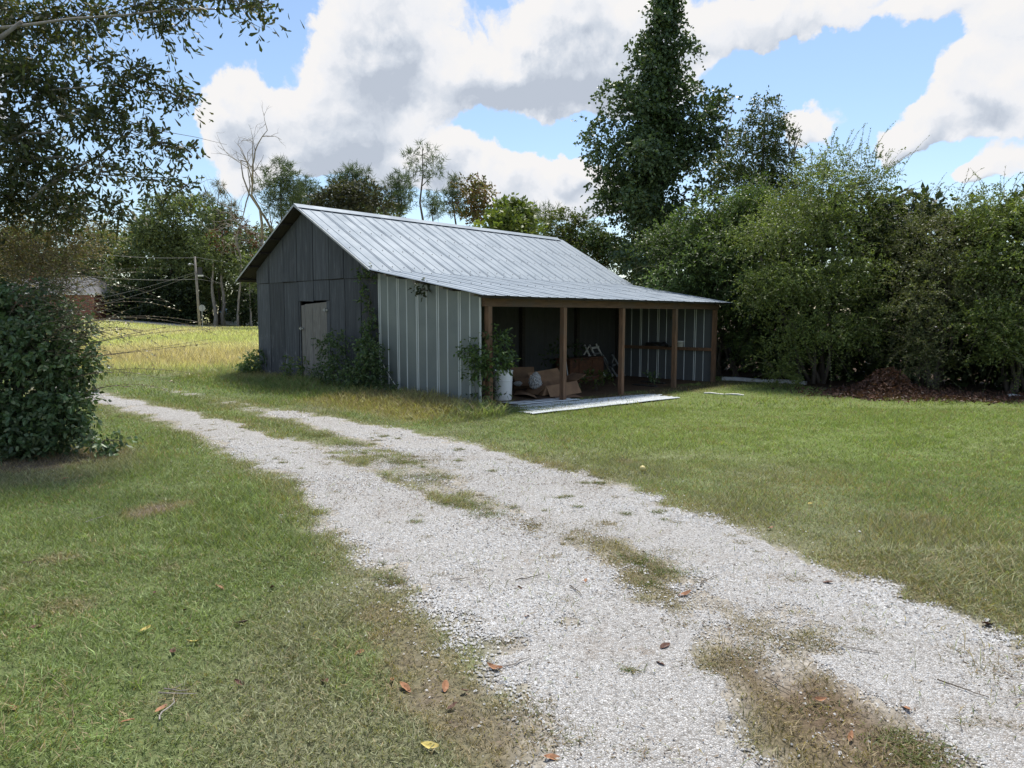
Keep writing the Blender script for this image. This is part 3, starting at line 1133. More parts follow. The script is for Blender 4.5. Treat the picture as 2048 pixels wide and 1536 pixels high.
for i in range(8):
    u0, u1 = edges_up[i], edges_up[i + 1]
    tops = [(u1, roof_z(u1) - 0.09)]
    if u0 < UP < u1:
        tops.append((UP, ZP - 0.09))
    tops.append((u0, roof_z(u0) - 0.09))
    wall_panel(u0, u1, 2.575, tops, gable, 0.03 if i == 2 else 0.0)
for i in range(8):
    u0, u1 = edges_lo[i], edges_lo[i + 1]
    if i == 3:                                                # over the door only
        wall_panel(2.02, 2.71, 2.09, [(2.71, 2.56), (2.02, 2.56)], gable)
    elif i == 4:
        wall_panel(2.71, 3.36, 2.09, [(3.36, 2.555), (2.71, 2.565)], gable)
    else:
        wall_panel(u0, u1, -0.03, [(u1, 2.56 + R3.uniform(-.01, .006)), (u0, 2.56 + R3.uniform(-.01, .006))], gable)
wall_panel(2.02, 2.10, -0.03, [(2.10, 2.09), (2.02, 2.09)], gable)
wall_panel(3.21, 3.36, -0.03, [(3.36, 2.09), (3.21, 2.09)], gable)

# plank door, sagging so that a dark gap shows over it
door = empty("door", (0, 0, 0), 0, shed)
for zz in (0.35, 1.5):
    mb = MB()
    mb.box((2.13, 0.055, zz), (3.19, 0.075, zz + 0.12))
    mb.build("ledge", M["grey_wood"], door)
pe = [2.105, 2.27, 2.60, 2.94, 3.205]
for i in range(4):
    mb = MB()
    top = [1.99, 2.02, 2.035, 2.05][i]
    mb.prism([(pe[i] + .005, 0.012 + R3.uniform(-.008, .004), 0.03), (pe[i + 1] - .005, 0.012 + R3.uniform(-.008, .004), 0.03), (pe[i + 1] - .005, 0.016, top + .012), (pe[i] + .005, 0.016, top)], (0, 0.024, 0))
    mb.build("plank", M["grey_wood"], door)
for (u, z, w) in ((3.10, 1.86, 0.20), (2.06, 1.42, 0.16)):
    mb = MB()
    mb.box((u, -0.03, z), (u + w, -0.010, z + 0.035)).box((u + w * 0.45, -0.05, z - 0.02), (u + w * 0.6, -0.008, z + 0.055))
    mb.build("hinge" if z > 1.6 else "latch", M["grey_metal"], door)

# plain outer walls out of sight and the wall between shed and bay
mb = MB()
mb.box((0.0, 0.07, -0.1), (0.05, VL - 0.3, roof_z(0) - 0.12))
mb.build("side_wall", M["siding"], shed)
mb = MB()
mb.prism([(0.06, VL - 0.36, -0.15), (5.15, VL - 0.36, -0.15), (5.15, VL - 0.36, roof_z(5.15) - 0.12), (UP, VL - 0.36, ZP - 0.12), (0.06, VL - 0.36, roof_z(0.06) - 0.12)], (0, 0.05, 0))
mb.build("rear_wall", M["siding"], shed)
mb = MB()
mb.box((5.05, 0.10, -0.15), (5.09, VL - 0.37, 2.55))
bay_wall = mb.build("bay_wall", M["dark_wood"], shed)


# --- five-crimp sheet metal
def crimp_profile(width=0.61, hgt=0.016, half=0.016, pair=0.05):
    """list of (offset across the sheet, height, is_rib) for one sheet"""
    pts = [(0.0, 0.0)]
    for c in (0.024, 0.024 + pair, width / 2 + 0.02):
        pts += [(c - half, 0.0), (c - half * 0.25, hgt), (c + half * 0.25, hgt), (c + half, 0.0)]
    pts.append((width, 0.0))
    return pts


def crimp_sheet(p00, across, along, nrm, name, mats, parent, width=0.61, hgt=0.016, half=0.016, thick=0.003, top=None, segs=1, wobble=0.0, up_lift=0.004, rib_slot=True):
    """sheet starting at p00, ribs running along 'along'; top(s) gives its length at offset s"""
    p00, across, along, nrm = map(np.array, (p00, across, along, nrm))
    prof = crimp_profile(width, hgt, half)
    mb = MB()
    vs, fs, ms = [], [], []
    n = len(prof)
    L = np.linalg.norm(along)
    ad = along / L
    for k in range(segs + 1):
        t = k / segs
        for (s, h) in prof:
            ln = (top(s) if top else L) * t
            lift = up_lift * (1 - s / width)
            wob = wobble * math.sin(s * 7 + k * 2.3 + p00[1] * 3)
            vs.append(p00 + across * s + ad * ln + nrm * (h + lift + wob))
    for k in range(segs):
        for i in range(n - 1):
            a = k * n + i
            fs.append((a, a + 1, a + n + 1, a + n))
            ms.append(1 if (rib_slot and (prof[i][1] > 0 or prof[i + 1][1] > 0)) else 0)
    b0 = len(vs)
    vs2 = [v - nrm * thick for v in vs]
    for f in list(fs):
        mb_f = tuple(b0 + q for q in f[::-1])
        fs.append(mb_f)
        ms.append(2 if len(mats) > 2 else 0)
    for i in range(n - 1):                                   # the two cut ends
        fs.append((i, b0 + i, b0 + i + 1, i + 1))
        ms.append(0)
        a = segs * n + i
        fs.append((a, a + 1, b0 + a + 1, b0 + a))
        ms.append(0)
    for k in range(segs):
        fs.append((k * n, (k + 1) * n, b0 + (k + 1) * n, b0 + k * n))
        ms.append(0)
        a = k * n + n - 1
        fs.append((a, b0 + a, b0 + a + n, a + n))
        ms.append(0)
    mb.v = [tuple(v) for v in vs + vs2]
    mb.f, mb.m = fs, ms
    return mb.build(name, mats, parent)


# lean-to end walls: five sheets each; the far one shows its inner face
wall_near = MB()
wall_near.box((5.20, 0.045, 0.45), (UF - 0.02, 0.085, 0.54)).box((5.20, 0.045, 1.35), (UF - 0.02, 0.085, 1.44))
wall_near = wall_near.build("lean_to_wall", M["old_wood"], shed)
for i in range(5):
    u0 = 5.185 + i * 0.612
    crimp_sheet((u0, -0.002 - 0.0 * i, -0.06 + R3.uniform(-.03, .02)), (1, 0, 0), (0, 0, 2.0), (0, -1, 0), "wall_sheet", [M["wall_metal"], M["rib_lit_white"], M["inside_metal"]], wall_near,
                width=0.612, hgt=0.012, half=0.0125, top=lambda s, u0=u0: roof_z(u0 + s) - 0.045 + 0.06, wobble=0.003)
mb = MB()
mb.prism([(u0 + 0.612 - 0.022, -0.022, -0.05), (u0 + 0.612 + 0.014, -0.022, -0.05), (u0 + 0.612 + 0.014, -0.022, roof_z(8.25) - 0.05), (u0 + 0.612 - 0.022, -0.022, roof_z(8.2) - 0.05)], (0, 0.02, 0))
mb.build("corner_trim", M["rib_lit_white"], wall_near)
VF = 9.25
wall_far = MB()
wall_far.box((5.12, VF - 0.10, 0.755), (UF - 0.05, VF - 0.045, 0.845))
wall_far = wall_far.build("lean_to_wall", M["old_wood"], shed)
for i in range(5):
    u0 = 5.22 + i * 0.60
    crimp_sheet((u0, VF, -0.16 + R3.uniform(-.02, .02)), (1, 0, 0), (0, 0, 2.0), (0, -1, 0), "wall_sheet", [M["inside_metal"], M["rib_lit_white"], M["wall_metal"]], wall_far,
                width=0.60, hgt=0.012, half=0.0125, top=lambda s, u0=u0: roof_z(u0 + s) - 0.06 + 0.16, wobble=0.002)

# inner face of the bay: dull sheets and dark studs
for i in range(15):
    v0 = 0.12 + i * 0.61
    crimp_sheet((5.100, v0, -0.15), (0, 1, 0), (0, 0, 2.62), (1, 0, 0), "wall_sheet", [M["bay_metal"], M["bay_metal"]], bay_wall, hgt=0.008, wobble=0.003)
for v in (0.35, 2.45, 4.62, 6.98, 9.05):
    mb = MB()
    mb.box((5.118, v - 0.06, -0.15), (5.22, v + 0.06, 2.52))
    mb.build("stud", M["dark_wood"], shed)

# posts, beam and rafters of the lean-to
for v, lean in ((0.15, 0.02), (2.385, -0.005), (4.566, -0.008), (7.00, -0.012), (9.20, -0.02)):
    zb = gloc(UF, v) - 0.25
    hw = 0.051
    mb = MB()
    mb.hexa([(UF - hw, v - hw + lean, zb), (UF + hw, v - hw + lean, zb), (UF + hw, v + hw + lean, zb), (UF - hw, v + hw + lean, zb)],
            [(UF - hw, v - hw, ZB - .001), (UF + hw, v - hw, ZB - .001), (UF + hw, v + hw, ZB - .001), (UF - hw, v + hw, ZB - .001)])
    mb.build("post", M["old_wood"], shed)
segs = [(0.02, 2.30), (2.304, 4.60), (4.604, 7.02), (7.024, 9.34)]
for i, (a, c) in enumerate(segs):
    mb = MB()
    mb.box((UF - 0.04, a, ZB + 0.004 * (i % 2)), (UF + 0.045, c, ZB + 0.165))
    mb.build("beam", M["beam_wood"], shed)
for v in (0.5, 1.6, 2.9, 4.1, 5.3, 6.5, 7.7, 8.9):
    mb = MB()
    t = 0.045
    mb.prism([(5.11, v, roof_z(5.3) - 0.17), (UL - 0.06, v, roof_z(UL - 0.06) - 0.075), (UL - 0.06, v, roof_z(UL - 0.06) - 0.026), (5.30, v, roof_z(5.30) - 0.028), (5.11, v, roof_z(5.30) - 0.028)], (0, t, 0))
    mb.build("rafter", M["beam_wood"], shed)
# short cleats under the eave of the end wall
for u in (5.62, 6.55, 7.35, 8.18):
    mb = MB()
    mb.box((u, -0.20, roof_z(u) - 0.085), (u + 0.09, 0.0 - 0.02, roof_z(u) - 0.035))
    mb.build("lookout", M["grey_wood"], shed)

# roof: purlins carry the sheets
slopes = {
    "north": ((-OE, ZE), (UP, ZP)),
    "south": ((UK, ZK), (UP, ZP)),
    "lean": ((UL, ZL), (UK - 0.05, ZK + 0.008)),
}
roof = MB()
for key, ((ua, za), (ub, zb)) in slopes.items():
    d = np.array([ub - ua, zb - za])
    L = np.linalg.norm(d)
    d = d / L
    nn = np.array([-d[1], d[0]])
    if nn[1] < 0:
        nn = -nn
    cnt = 6 if key != "lean" else 5
    for i in range(cnt):
        s = 0.10 + (L - 0.22) * i / (cnt - 1)
        c = np.array([ua, za]) + d * s - nn * 0.024
        a, b_ = c - d * 0.05, c + d * 0.05
        q = [(a[0], -OV + 0.03, a[1]), (b_[0], -OV + 0.03, b_[1]), (b_[0] - nn[0] * .036, -OV + 0.03, b_[1] - nn[1] * .036), (a[0] - nn[0] * .036, -OV + 0.03, a[1] - nn[1] * .036)]
        roof.prism(q, (0, VL + OV - 0.06, 0))
roof = roof.build("roof", M["dark_wood"], shed)
sheet_n = 17
SW = (VL + OV) / sheet_n
for key, ((ua, za), (ub, zb)) in slopes.items():
    nrm = np.array([-(zb - za), 0, (ub - ua)])
    nrm = nrm / np.linalg.norm(nrm)
    if nrm[2] < 0:
        nrm = -nrm
    lift = -0.014 if key != "lean" else -0.006
    for i in range(sheet_n):
        p = np.array([ua, -OV + i * SW, za]) + nrm * lift
        al = np.array([ub - ua, 0, zb - za])
        j = R3.uniform(-0.02, 0.012) if key == "lean" else R3.uniform(-0.01, 0.01)
        ln = np.linalg.norm(al)
        p = p + al / ln * j
        crimp_sheet(p, (0, 1, 0), al, nrm, "roof_sheet", [M["roof_metal"], M["roof_metal"], M["rust_under"]], roof, width=SW, hgt=0.011, half=0.017,
                    segs=6, wobble=0.0022, top=lambda s, ln=ln, j=j: ln - j)
mb = MB()
ds, dn = (ZP - ZK) / (UK - UP), (ZP - ZE) / (UP + OE)
cap = [(UP - 0.16, -OV - .01, ZP - 0.16 * dn + 0.022), (UP, -OV - .01, ZP + 0.034), (UP + 0.16, -OV - .01, ZP - 0.16 * ds + 0.022), (UP + 0.16, -OV - .01, ZP - 0.16 * ds + 0.016), (UP, -OV - .01, ZP + 0.026), (UP - 0.16, -OV - .01, ZP - 0.16 * dn + 0.016)]
mb.prism(cap, (0, VL + OV - 0.25, 0))
mb.build("ridge_cap", M["roof_metal"], roof)
# rake edge trim along the front of both slopes
for ((ua, za), (ub, zb)) in (slopes["north"], slopes["south"]):
    mb = MB()
    mb.prism([(ua, -OV - 0.012, za + 0.012), (ub, -OV - 0.012, zb + 0.012), (ub, -OV - 0.012, zb - 0.035), (ua, -OV - 0.012, za - 0.035)], (0, 0.008, 0))
    mb.build("rake_trim", M["grey_metal"], roof)
# screw heads in rows along the kink and across the slope
sc = MB()
for ((ua, za), (ub, zb)), rows in ((slopes["south"], (0.06, 0.32, 0.6)), (slopes["lean"], (0.5, 0.96))):
    nrm = np.array([-(zb - za), 0, (ub - ua)])
    nrm = nrm / np.linalg.norm(nrm)
    if nrm[2] < 0:
        nrm = -nrm
    for r in rows:
        for i in range(sheet_n):
            for s in (0.15, 0.45):
                c = np.array([ua + (ub - ua) * r, -OV + i * SW + s + R3.uniform(-.02, .02), za + (zb - za) * r]) + nrm * 0.002
                sc.lathe([(0.011, -0.004), (0.011, 0.008), (0.004, 0.011)], 6, c)
sco = sc.build("screw_heads", M["black_metal"], roof)
tag(sco, kind="stuff")
# ------------------------------------------------------------------ things in and around the bay
def bay(px, py, u):
    """(v, z) where a pixel's ray meets the shed-frame plane at u"""
    r = pix_ray(px, py)
    t = (P0 @ SU + u) / (r[:2] @ SU)
    p = r * t
    return float((p[:2] - P0) @ SV), float(p[2] + EYE)


def endw(px, py, v):
    r = pix_ray(px, py)
    t = (P0 @ SV + v) / (r[:2] @ SV)
    p = r * t
    return float((p[:2] - P0) @ SU), float(p[2] + EYE)


def shed_pt(u, v, z):
    p = from_shed(u, v)
    return np.array([p[0], p[1], z])


# white drum beside the first post
p = gp(1006, 800)
d = empty("plastic_drum", tuple(p))
tag(d, "white plastic drum standing behind the vine-wrapped post", "drum")
mb = MB()
mb.lathe([(0.0, 0.004), (0.175, 0.004), (0.18, 0.02), (0.20, 0.56), (0.203, 0.60), (0.213, 0.602), (0.213, 0.625), (0.196, 0.626), (0.19, 0.60), (0.17, 0.05), (0.0, 0.045)], 28)
mb.build("body", M["white_plastic"], d, smooth=True)
mb = MB()
mb.lathe([(0.193, 0.40), (0.201, 0.405), (0.201, 0.425), (0.194, 0.43)], 28)
mb.build("hoop", M["white_plastic"], d, smooth=True)


def card_box(px, py, size, rz, label, tilt=0.0, flaps=(60, 100, 20, 80), squash=0.0, zoff=0.0):
    """open cardboard carton: bottom, four sides, four flaps"""
    p = gp(px, py)
    L, Wd, H = size
    e = empty("cardboard_box", (p[0], p[1], p[2] + 0.012 + zoff), rz)
    e.rotation_euler = (0, tilt, rz)
    tag(e, label, "box")
    t = 0.006
    sk = squash

    def slab(a, b, c, dd, name):
        a, b, c, dd = map(np.array, (a, b, c, dd))
        nrm = np.cross(b - a, dd - a).astype(float)
        nrm = nrm / np.linalg.norm(nrm) * t
        mb = MB()
        mb.hexa([a, b, c, dd], [q + nrm for q in (a, b, c, dd)])
        return mb.build(name, M["cardboard"], e)

    x, y = L / 2, Wd / 2
    top = lambda sx, sy: (sx * x + sk, sy * y, H)
    bot = lambda sx, sy: (sx * x, sy * y, 0)
    slab(bot(-1, -1), bot(1, -1), bot(1, 1), bot(-1, 1), "bottom_panel")
    slab(bot(-1, -1), bot(1, -1), top(1, -1), top(-1, -1), "side_panel")
    slab(bot(1, 1), bot(-1, 1), top(-1, 1), top(1, 1), "side_panel")
    slab(bot(1, -1), bot(1, 1), top(1, 1), top(1, -1), "side_panel")
    slab(bot(-1, 1), bot(-1, -1), top(-1, -1), top(-1, 1), "side_panel")
    fl = min(L, Wd) * 0.55
    for (s0, s1, ang, out) in (((-1, -1), (1, -1), flaps[0], (0, -1)), ((1, 1), (-1, 1), flaps[1], (0, 1)), ((1, -1), (1, 1), flaps[2], (1, 0)), ((-1, 1), (-1, -1), flaps[3], (-1, 0))):
        a, b = np.array(top(*s0)), np.array(top(*s1))
        dv = np.array([out[0] * math.sin(math.radians(ang)), out[1] * math.sin(math.radians(ang)), math.cos(math.radians(ang))]) * fl
        slab(a + (0, 0, .002), b + (0, 0, .002), b + dv, a + dv, "flap")
    return e


card_box(1049, 776, (0.62, 0.42, 0.26), 0.25, "open cardboard box with one flap standing up beside the drum", flaps=(140, 8, 60, 120))
card_box(1102, 789, (0.85, 0.55, 0.20), 0.55, "big collapsed cardboard box slumped against the second post", tilt=-0.10, flaps=(150, 35, 70, 120), squash=0.12, zoff=0.05)


def card_flat(pts, label, lift=0.02, bend=0.05):
    P = [gp(*q) for q in pts]
    mb = MB()
    n = 6
    vs = []
    for i in range(n + 1):
        t = i / n
        a = P[0] * (1 - t) + P[1] * t
        b = P[3] * (1 - t) + P[2] * t
        z = bend * math.sin(t * math.pi) + lift
        vs += [a + (0, 0, z), b + (0, 0, z * 0.7)]
    vs2 = [v - np.array([0, 0, 0.006]) for v in vs]
    k = len(vs)
    fs = [(2 * i, 2 * i + 2, 2 * i + 3, 2 * i + 1) for i in range(n)] + [(k + 2 * i, k + 2 * i + 1, k + 2 * i + 3, k + 2 * i + 2) for i in range(n)]
    fs += [(2 * i, k + 2 * i, k + 2 * i + 2, 2 * i + 2) for i in range(n)] + [(2 * i + 1, 2 * i + 3, k + 2 * i + 3, k + 2 * i + 1) for i in range(n)]
    fs += [(0, 1, k + 1, k), (2 * n, k + 2 * n, k + 2 * n + 1, 2 * n + 1)]
    mb.add(vs + vs2, fs)
    o = mb.build("cardboard_sheet", M["cardboard"])
    tag(o, label, "cardboard")


card_flat([(1028, 792), (1075, 799), (1066, 788), (1032, 783)], "flattened cardboard lying in front of the open box", 0.02, 0.05)
card_flat([(1112, 799), (1168, 796), (1150, 789), (1108, 790)], "flattened cardboard sticking out past the second post", 0.015, 0.02)
card_flat([(1140, 789), (1152, 782), (1146, 774), (1118, 782)], "bent cardboard strip behind the second post", 0.04, 0.12)


def crumple(name, px, py, r, label, cat, mat, zs=0.7, lift=0.0, seed=1, sub=3):
    rr = np.random.default_rng(seed)
    p = gp(px, py)
    v, f = ico()
    for _ in range(sub):                                       # subdivide
        mid, nv, nf = {}, list(v), []

        def m_(a, b):
            k = (min(a, b), max(a, b))
            if k not in mid:
                q = nv[a] + nv[b]
                nv.append(q / np.linalg.norm(q))
                mid[k] = len(nv) - 1
            return mid[k]

        for a, b, c in f:
            ab, bc, ca = m_(a, b), m_(b, c), m_(c, a)
            nf += [(a, ab, ca), (b, bc, ab), (c, ca, bc), (ab, bc, ca)]
        v, f = np.array(nv), np.array(nf)
    pl = rr.normal(size=(26, 3))
    pl /= np.linalg.norm(pl, axis=1)[:, None]
    dots = v @ pl.T
    rad = 1 - 0.28 * np.abs(np.sin(dots * 5.2 + rr.random(26) * 6)).mean(1) - 0.30 * rr.random(len(v)) + 0.35 * (np.maximum(dots, 0) ** 3).max(1)
    v = v * rad[:, None] * r * np.array([1.0, 0.8, zs])
    v[:, 2] -= v[:, 2].min()
    mb = MB()
    mb.add(v + p + np.array([0, 0, lift]), [tuple(q) for q in f])
    o = mb.build(name, mat)
    tag(o, label, cat)
    return o


m, b = new_mat("newsprint")
pr = principled(b)
tcn = b.n("ShaderNodeTexCoord")
wv = b.n("ShaderNodeTexWave", wave_type="BANDS", bands_direction="DIAGONAL")
b.put(wv.inputs["Vector"], tcn.outputs["Object"])
wv.inputs["Scale"].default_value = 26
wv.inputs["Distortion"].default_value = 9
wv.inputs["Detail"].default_value = 3
b.put(pr.inputs["Base Color"], b.ramp(wv.outputs["Fac"], [(0.2, (0.10, 0.10, 0.11)), (0.45, (0.42, 0.42, 0.43)), (0.8, (0.66, 0.66, 0.66))]))
pr.inputs["Roughness"].default_value = 0.8
M["newsprint"] = m
crumple("crumpled_paper", 1071, 790, 0.15, "crumpled grey and white newspaper between the cardboard boxes", "paper", M["newsprint"], 1.25, 0.10, 5)
crumple("crumpled_paper", 1036, 779, 0.10, "small white paper wad between drum and open box", "paper", M["white_paint"], 0.6, 0.08, 6, 2)

# rusty box against the inner wall, with weeds growing at its foot
v0, _ = bay(1140, 740, 5.75)
v1, _ = bay(1207, 740, 5.75)
_, zt = bay(1175, 717, 5.75)
rb = empty("rusty_tank", tuple(shed_pt(5.5, (v0 + v1) / 2, gloc(5.6, (v0 + v1) / 2))), SHED_A)
tag(rb, "rusty brown metal box standing against the inner wall of the bay", "tank")
hv = (v1 - v0) / 2
H = zt - gloc(5.6, (v0 + v1) / 2)
mb = MB()
mb.prism([(-0.25, -hv, 0.0), (0.25, -hv, 0.0), (0.25, -hv, H - .03), (0.22, -hv, H), (-0.22, -hv, H), (-0.25, -hv, H - .03)], (0, 2 * hv, 0))
mb.build("body", M["rust"], rb)
mb = MB()
mb.box((-0.27, -hv - .02, H + .002), (0.27, hv + .02, H + .025))
mb.build("lid", M["rust"], rb)
for s in (-0.5, 0.3):
    mb = MB()
    mb.box((0.252, s * hv, 0.03), (0.268, s * hv + .04, H - .06))
    mb.build("strap", M["rust"], rb)


def bar(mb, a, b, w, t):
    """flat bar between two points in the shed frame (u, v, z)"""
    a, b = np.array(a, float), np.array(b, float)
    d = (b - a) / np.linalg.norm(b - a)
    n = np.array([1.0, 0, 0])
    s = np.cross(d, n)
    s /= np.linalg.norm(s)
    mb.hexa([a - s * w / 2, a + s * w / 2, a + s * w / 2 + n * t, a - s * w / 2 + n * t], [b - s * w / 2, b + s * w / 2, b + s * w / 2 + n * t, b - s * w / 2 + n * t])


def leaning(name, label, cat, rails, slats, mat, u, w=0.05):
    o = empty(name, tuple(shed_pt(u, bay(*rails[0][0], u)[0], gloc(u, 7))), SHED_A)
    tag(o, label, cat)
    v0, z0 = bay(*rails[0][0], u)[0], gloc(u, 7)
    cv = lambda q, k=0.0: (k, bay(*q, u)[0] - v0, max(bay(*q, u)[1] - z0, 0.0))
    for a, b_ in rails:
        mb = MB()
        bar(mb, cv(a, 0.10), cv(b_, -0.16), w, 0.03)
        mb.build("rail", mat, o)
    for a, b_, nm, mt, ww in slats:
        mb = MB()
        bar(mb, cv(a, 0.06), cv(b_, -0.10), ww, 0.018)
        mb.build(nm, mt, o)
    return o


leaning("folding_chair", "folded white metal chair leaning behind the rusty box", "chair",
        [((1219, 752), (1200, 688)), ((1204, 752), (1187, 690)), ((1192, 752), (1177, 690))],
        [((1180, 696), (1203, 694), "slat", M["white_paint"], 0.06), ((1183, 708), (1206, 706), "slat", M["grey_metal"], 0.05), ((1176, 690), (1173, 710), "arm", M["white_paint"], 0.05), ((1173, 710), (1190, 716), "arm", M["white_paint"], 0.05)],
        M["white_paint"], 5.42, 0.045)
leaning("framed_panel", "dark panel with pale metal rim leaning beside the white chair", "panel",
        [((1228, 753), (1213, 710)), ((1243, 751), (1231, 707))],
        [((1220, 731), (1237, 729), "rung", M["grey_metal"], 0.045), ((1213, 709), (1232, 706), "rung", M["black_metal"], 0.05), ((1228, 751), (1243, 750), "rung", M["grey_metal"], 0.05),
         ((1224, 716), (1229, 728), "bracket", M["white_paint"], 0.03), ((1218, 740), (1229, 741), "backing", M["black_metal"], 0.28), ((1216, 722), (1230, 721), "backing", M["black_metal"], 0.28)],
        M["grey_metal"], 5.60, 0.045)
# pale stick against the second post
mb = MB()
mb.tube([shed_pt(6.1, bay(1137, 760, 6.1)[0], gloc(6.1, 3)), shed_pt(5.9, bay(1132, 722, 5.9)[0], bay(1132, 722, 5.9)[1])], 0.014, 6)
o = mb.build("broom_handle", M["white_paint"])
tag(o, "thin pale stick leaning beside the second post", "stick")

# on the rail of the far wall
u0, z0 = endw(1361, 695, 9.12)
bk = empty("small_bucket", tuple(shed_pt(u0, 9.10, 0.848)), SHED_A)
tag(bk, "small white bucket on the rail of the far wall", "bucket")
mb = MB()
mb.lathe([(0.0, 0.003), (0.085, 0.003), (0.10, 0.155), (0.106, 0.156), (0.106, 0.172), (0.094, 0.172), (0.08, 0.02), (0, 0.018)], 20)
mb.build("body", M["white_plastic"], bk, smooth=True)
mb = MB()
mb.tube([(0.103 * math.cos(t), -0.02 - 0.10 * math.sin(t), 0.15 - 0.05 * math.sin(t)) for t in np.linspace(0, math.pi, 12)], 0.004, 5)
mb.build("handle", M["grey_metal"], bk)
ua, _ = endw(1290, 690, 9.1)
ub, _ = endw(1344, 690, 9.1)
mb = MB()
rr = np.random.default_rng(4)
for i in range(5):
    pts = [shed_pt(ua + (ub - ua) * t, 9.08 + rr.uniform(-.05, .05), 0.862 + 0.025 * i + 0.02 * math.sin(4 * t + i)) for t in np.linspace(0.02 * i, 1 - 0.06 * i, 9)]
    mb.tube(pts, 0.016 + 0.008 * rr.random(), 6)
o = mb.build("dark_bundle", M["black_metal"])
tag(o, "bundle of dark hoses lying on the rail beside the small bucket", "hose bundle")

# rough dark boards on the dirt floor
for (a, b_, w, lb) in (((1268, 770), (1312, 774), 0.16, "dark rotten board lying on the dirt floor of the bay"), ((1283, 764), (1330, 768), 0.12, "narrow dark board lying near the far wall of the bay")):
    A, B = gp(*a), gp(*b_)
    d_ = (B - A) / np.linalg.norm(B - A)
    s_ = np.cross(d_, (0, 0, 1)) * w / 2
    mb = MB()
    mb.hexa([A - s_, A + s_, B + s_, B - s_], [q + np.array([0, 0, 0.035]) for q in (A - s_, A + s_, B + s_, B - s_)])
    o = mb.build("dark_board", M["dark_wood"])
    tag(o, lb, "board")

# roofing sheets lying on the grass in front of the bay
FA, FB, NA, NB_ = gp(1026, 811), gp(1303, 788), gp(1054, 831), gp(1354, 797)
SHEETS = [(FA, FA + (FB - FA) * 0.40, 0.55, 0.030, 0.30, "short loose roofing sheet on the grass beside the first post")]
for i_, lb in enumerate(("long rusty roofing sheet on the ground along the posts", "long loose roofing sheet lying in the middle of the row", "outermost loose roofing sheet bordering the mown lawn")):
    t_ = (i_ + 0.5) / 3
    wd_ = np.linalg.norm(((NA + NB_) / 2 - (FA + FB) / 2)[:2]) / 3
    SHEETS.append((FA + (NA - FA) * t_ + (FB - FA) * 0.012 * (i_ % 2), FB + (NB_ - FB) * t_ - (FB - FA) * 0.03 * (i_ % 2), wd_ * 1.06, 0.008 + 0.005 * i_, 0.5, lb))
for (A, B, w, lift, sh, lb) in SHEETS:
    d_ = (B - A) * np.array([1, 1, 0])
    L = np.linalg.norm(d_)
    ac = np.cross((0, 0, 1), d_ / L)
    st = A - ac * w * sh
    st[2] = gloc(*to_shed(A[0], A[1])) + lift
    nrm = np.array([0, 0, 1.0])
    o = crimp_sheet(st, ac, np.array([B[0] - A[0], B[1] - A[1], B[2] - A[2]]), nrm, "roofing_sheet", [M["ground_metal"], M["rib_lit_white"], M["rust_under"]], None, width=w, hgt=0.012, half=0.016, segs=8, wobble=0.004)
    tag(o, lb, "metal sheet", "loose roofing sheets on the ground")

# pale boards on the ground by the hedge
for (a, b_, w, h, lb) in (((1446, 760), (1612, 769), 0.20, 0.09, "long pale board lying under the hedge beside the shed"),
                          ((1408, 787), (1488, 791), 0.10, 0.025, "thin whitish strip in the grass in front of the last post"),
                          ((2016, 794), (2075, 796), 0.14, 0.06, "short pale board lying under the hedge by the leaf litter")):
    A, B = gp(*a), gp(*b_)
    d_ = (B - A) / np.linalg.norm(B - A)
    s_ = np.cross(d_, (0, 0, 1)) * w / 2
    mb = MB()
    n = 6
    ring = []
    for i in range(n + 1):
        c = A + (B - A) * i / n + np.array([0, 0, 0.012 * math.sin(i * 1.7)])
        ring.append([c - s_, c + s_, c + s_ + (0, 0, h), c - s_ + (0, 0, h)])
    vs = [q for r in ring for q in r]
    fs = [(4 * i + j, 4 * i + (j + 1) % 4, 4 * i + 4 + (j + 1) % 4, 4 * i + 4 + j) for i in range(n) for j in range(4)] + [(3, 2, 1, 0), (4 * n, 4 * n + 1, 4 * n + 2, 4 * n + 3)]
    mb.add(vs, fs)
    o = mb.build("pale_board", M["white_paint"] if w < 0.15 else M["ground_metal"])
    tag(o, lb, "board")

# slack cable hanging on the end wall
mb = MB()
A, B = shed_pt(*(endw(744, 682, -0.12)[0], -0.10, endw(744, 682, -0.12)[1])), shed_pt(endw(800, 780, -0.12)[0], -0.14, endw(800, 780, -0.12)[1])
mb.tube([A + (B - A) * t + np.array([0, 0, -0.10 * math.sin(t * math.pi)]) for t in np.linspace(0, 1, 14)], 0.007, 6)
o = mb.build("slack_cable", M["white_paint"])
tag(o, "pale slack cable hanging down the corner of the lean-to wall", "cable")
# ------------------------------------------------------------------ plants
LEAF = {
    "rhomb": np.array([(0, 0), (0.5, 0.45), (1, 0), (0.45, -0.5)]),
    "oval": np.array([(0, 0), (0.3, 0.42), (0.68, 0.40), (1, 0), (0.68, -0.40), (0.3, -0.42)]),
    "spat": np.array([(0, 0.06), (0.76, 0.5), (1, 0.0), (0.76, -0.5), (0, -0.06)]),
    "star": np.array([(0, 0), (0.15, 0.5), (0.45, 0.22), (0.62, 0.62), (1, 0), (0.62, -0.62), (0.45, -0.22), (0.15, -0.5)]),
    "maple": np.array([(0, 0), (0.35, 0.55), (1, 0.05), (0.4, -0.5), (0.12, -0.3)]),
    "needle": np.array([(0, 0.5), (1, 0.1), (1, -0.1), (0, -0.5)]),
}


def unit(v):
    return v / (np.linalg.norm(v, axis=-1, keepdims=True) + 1e-9)


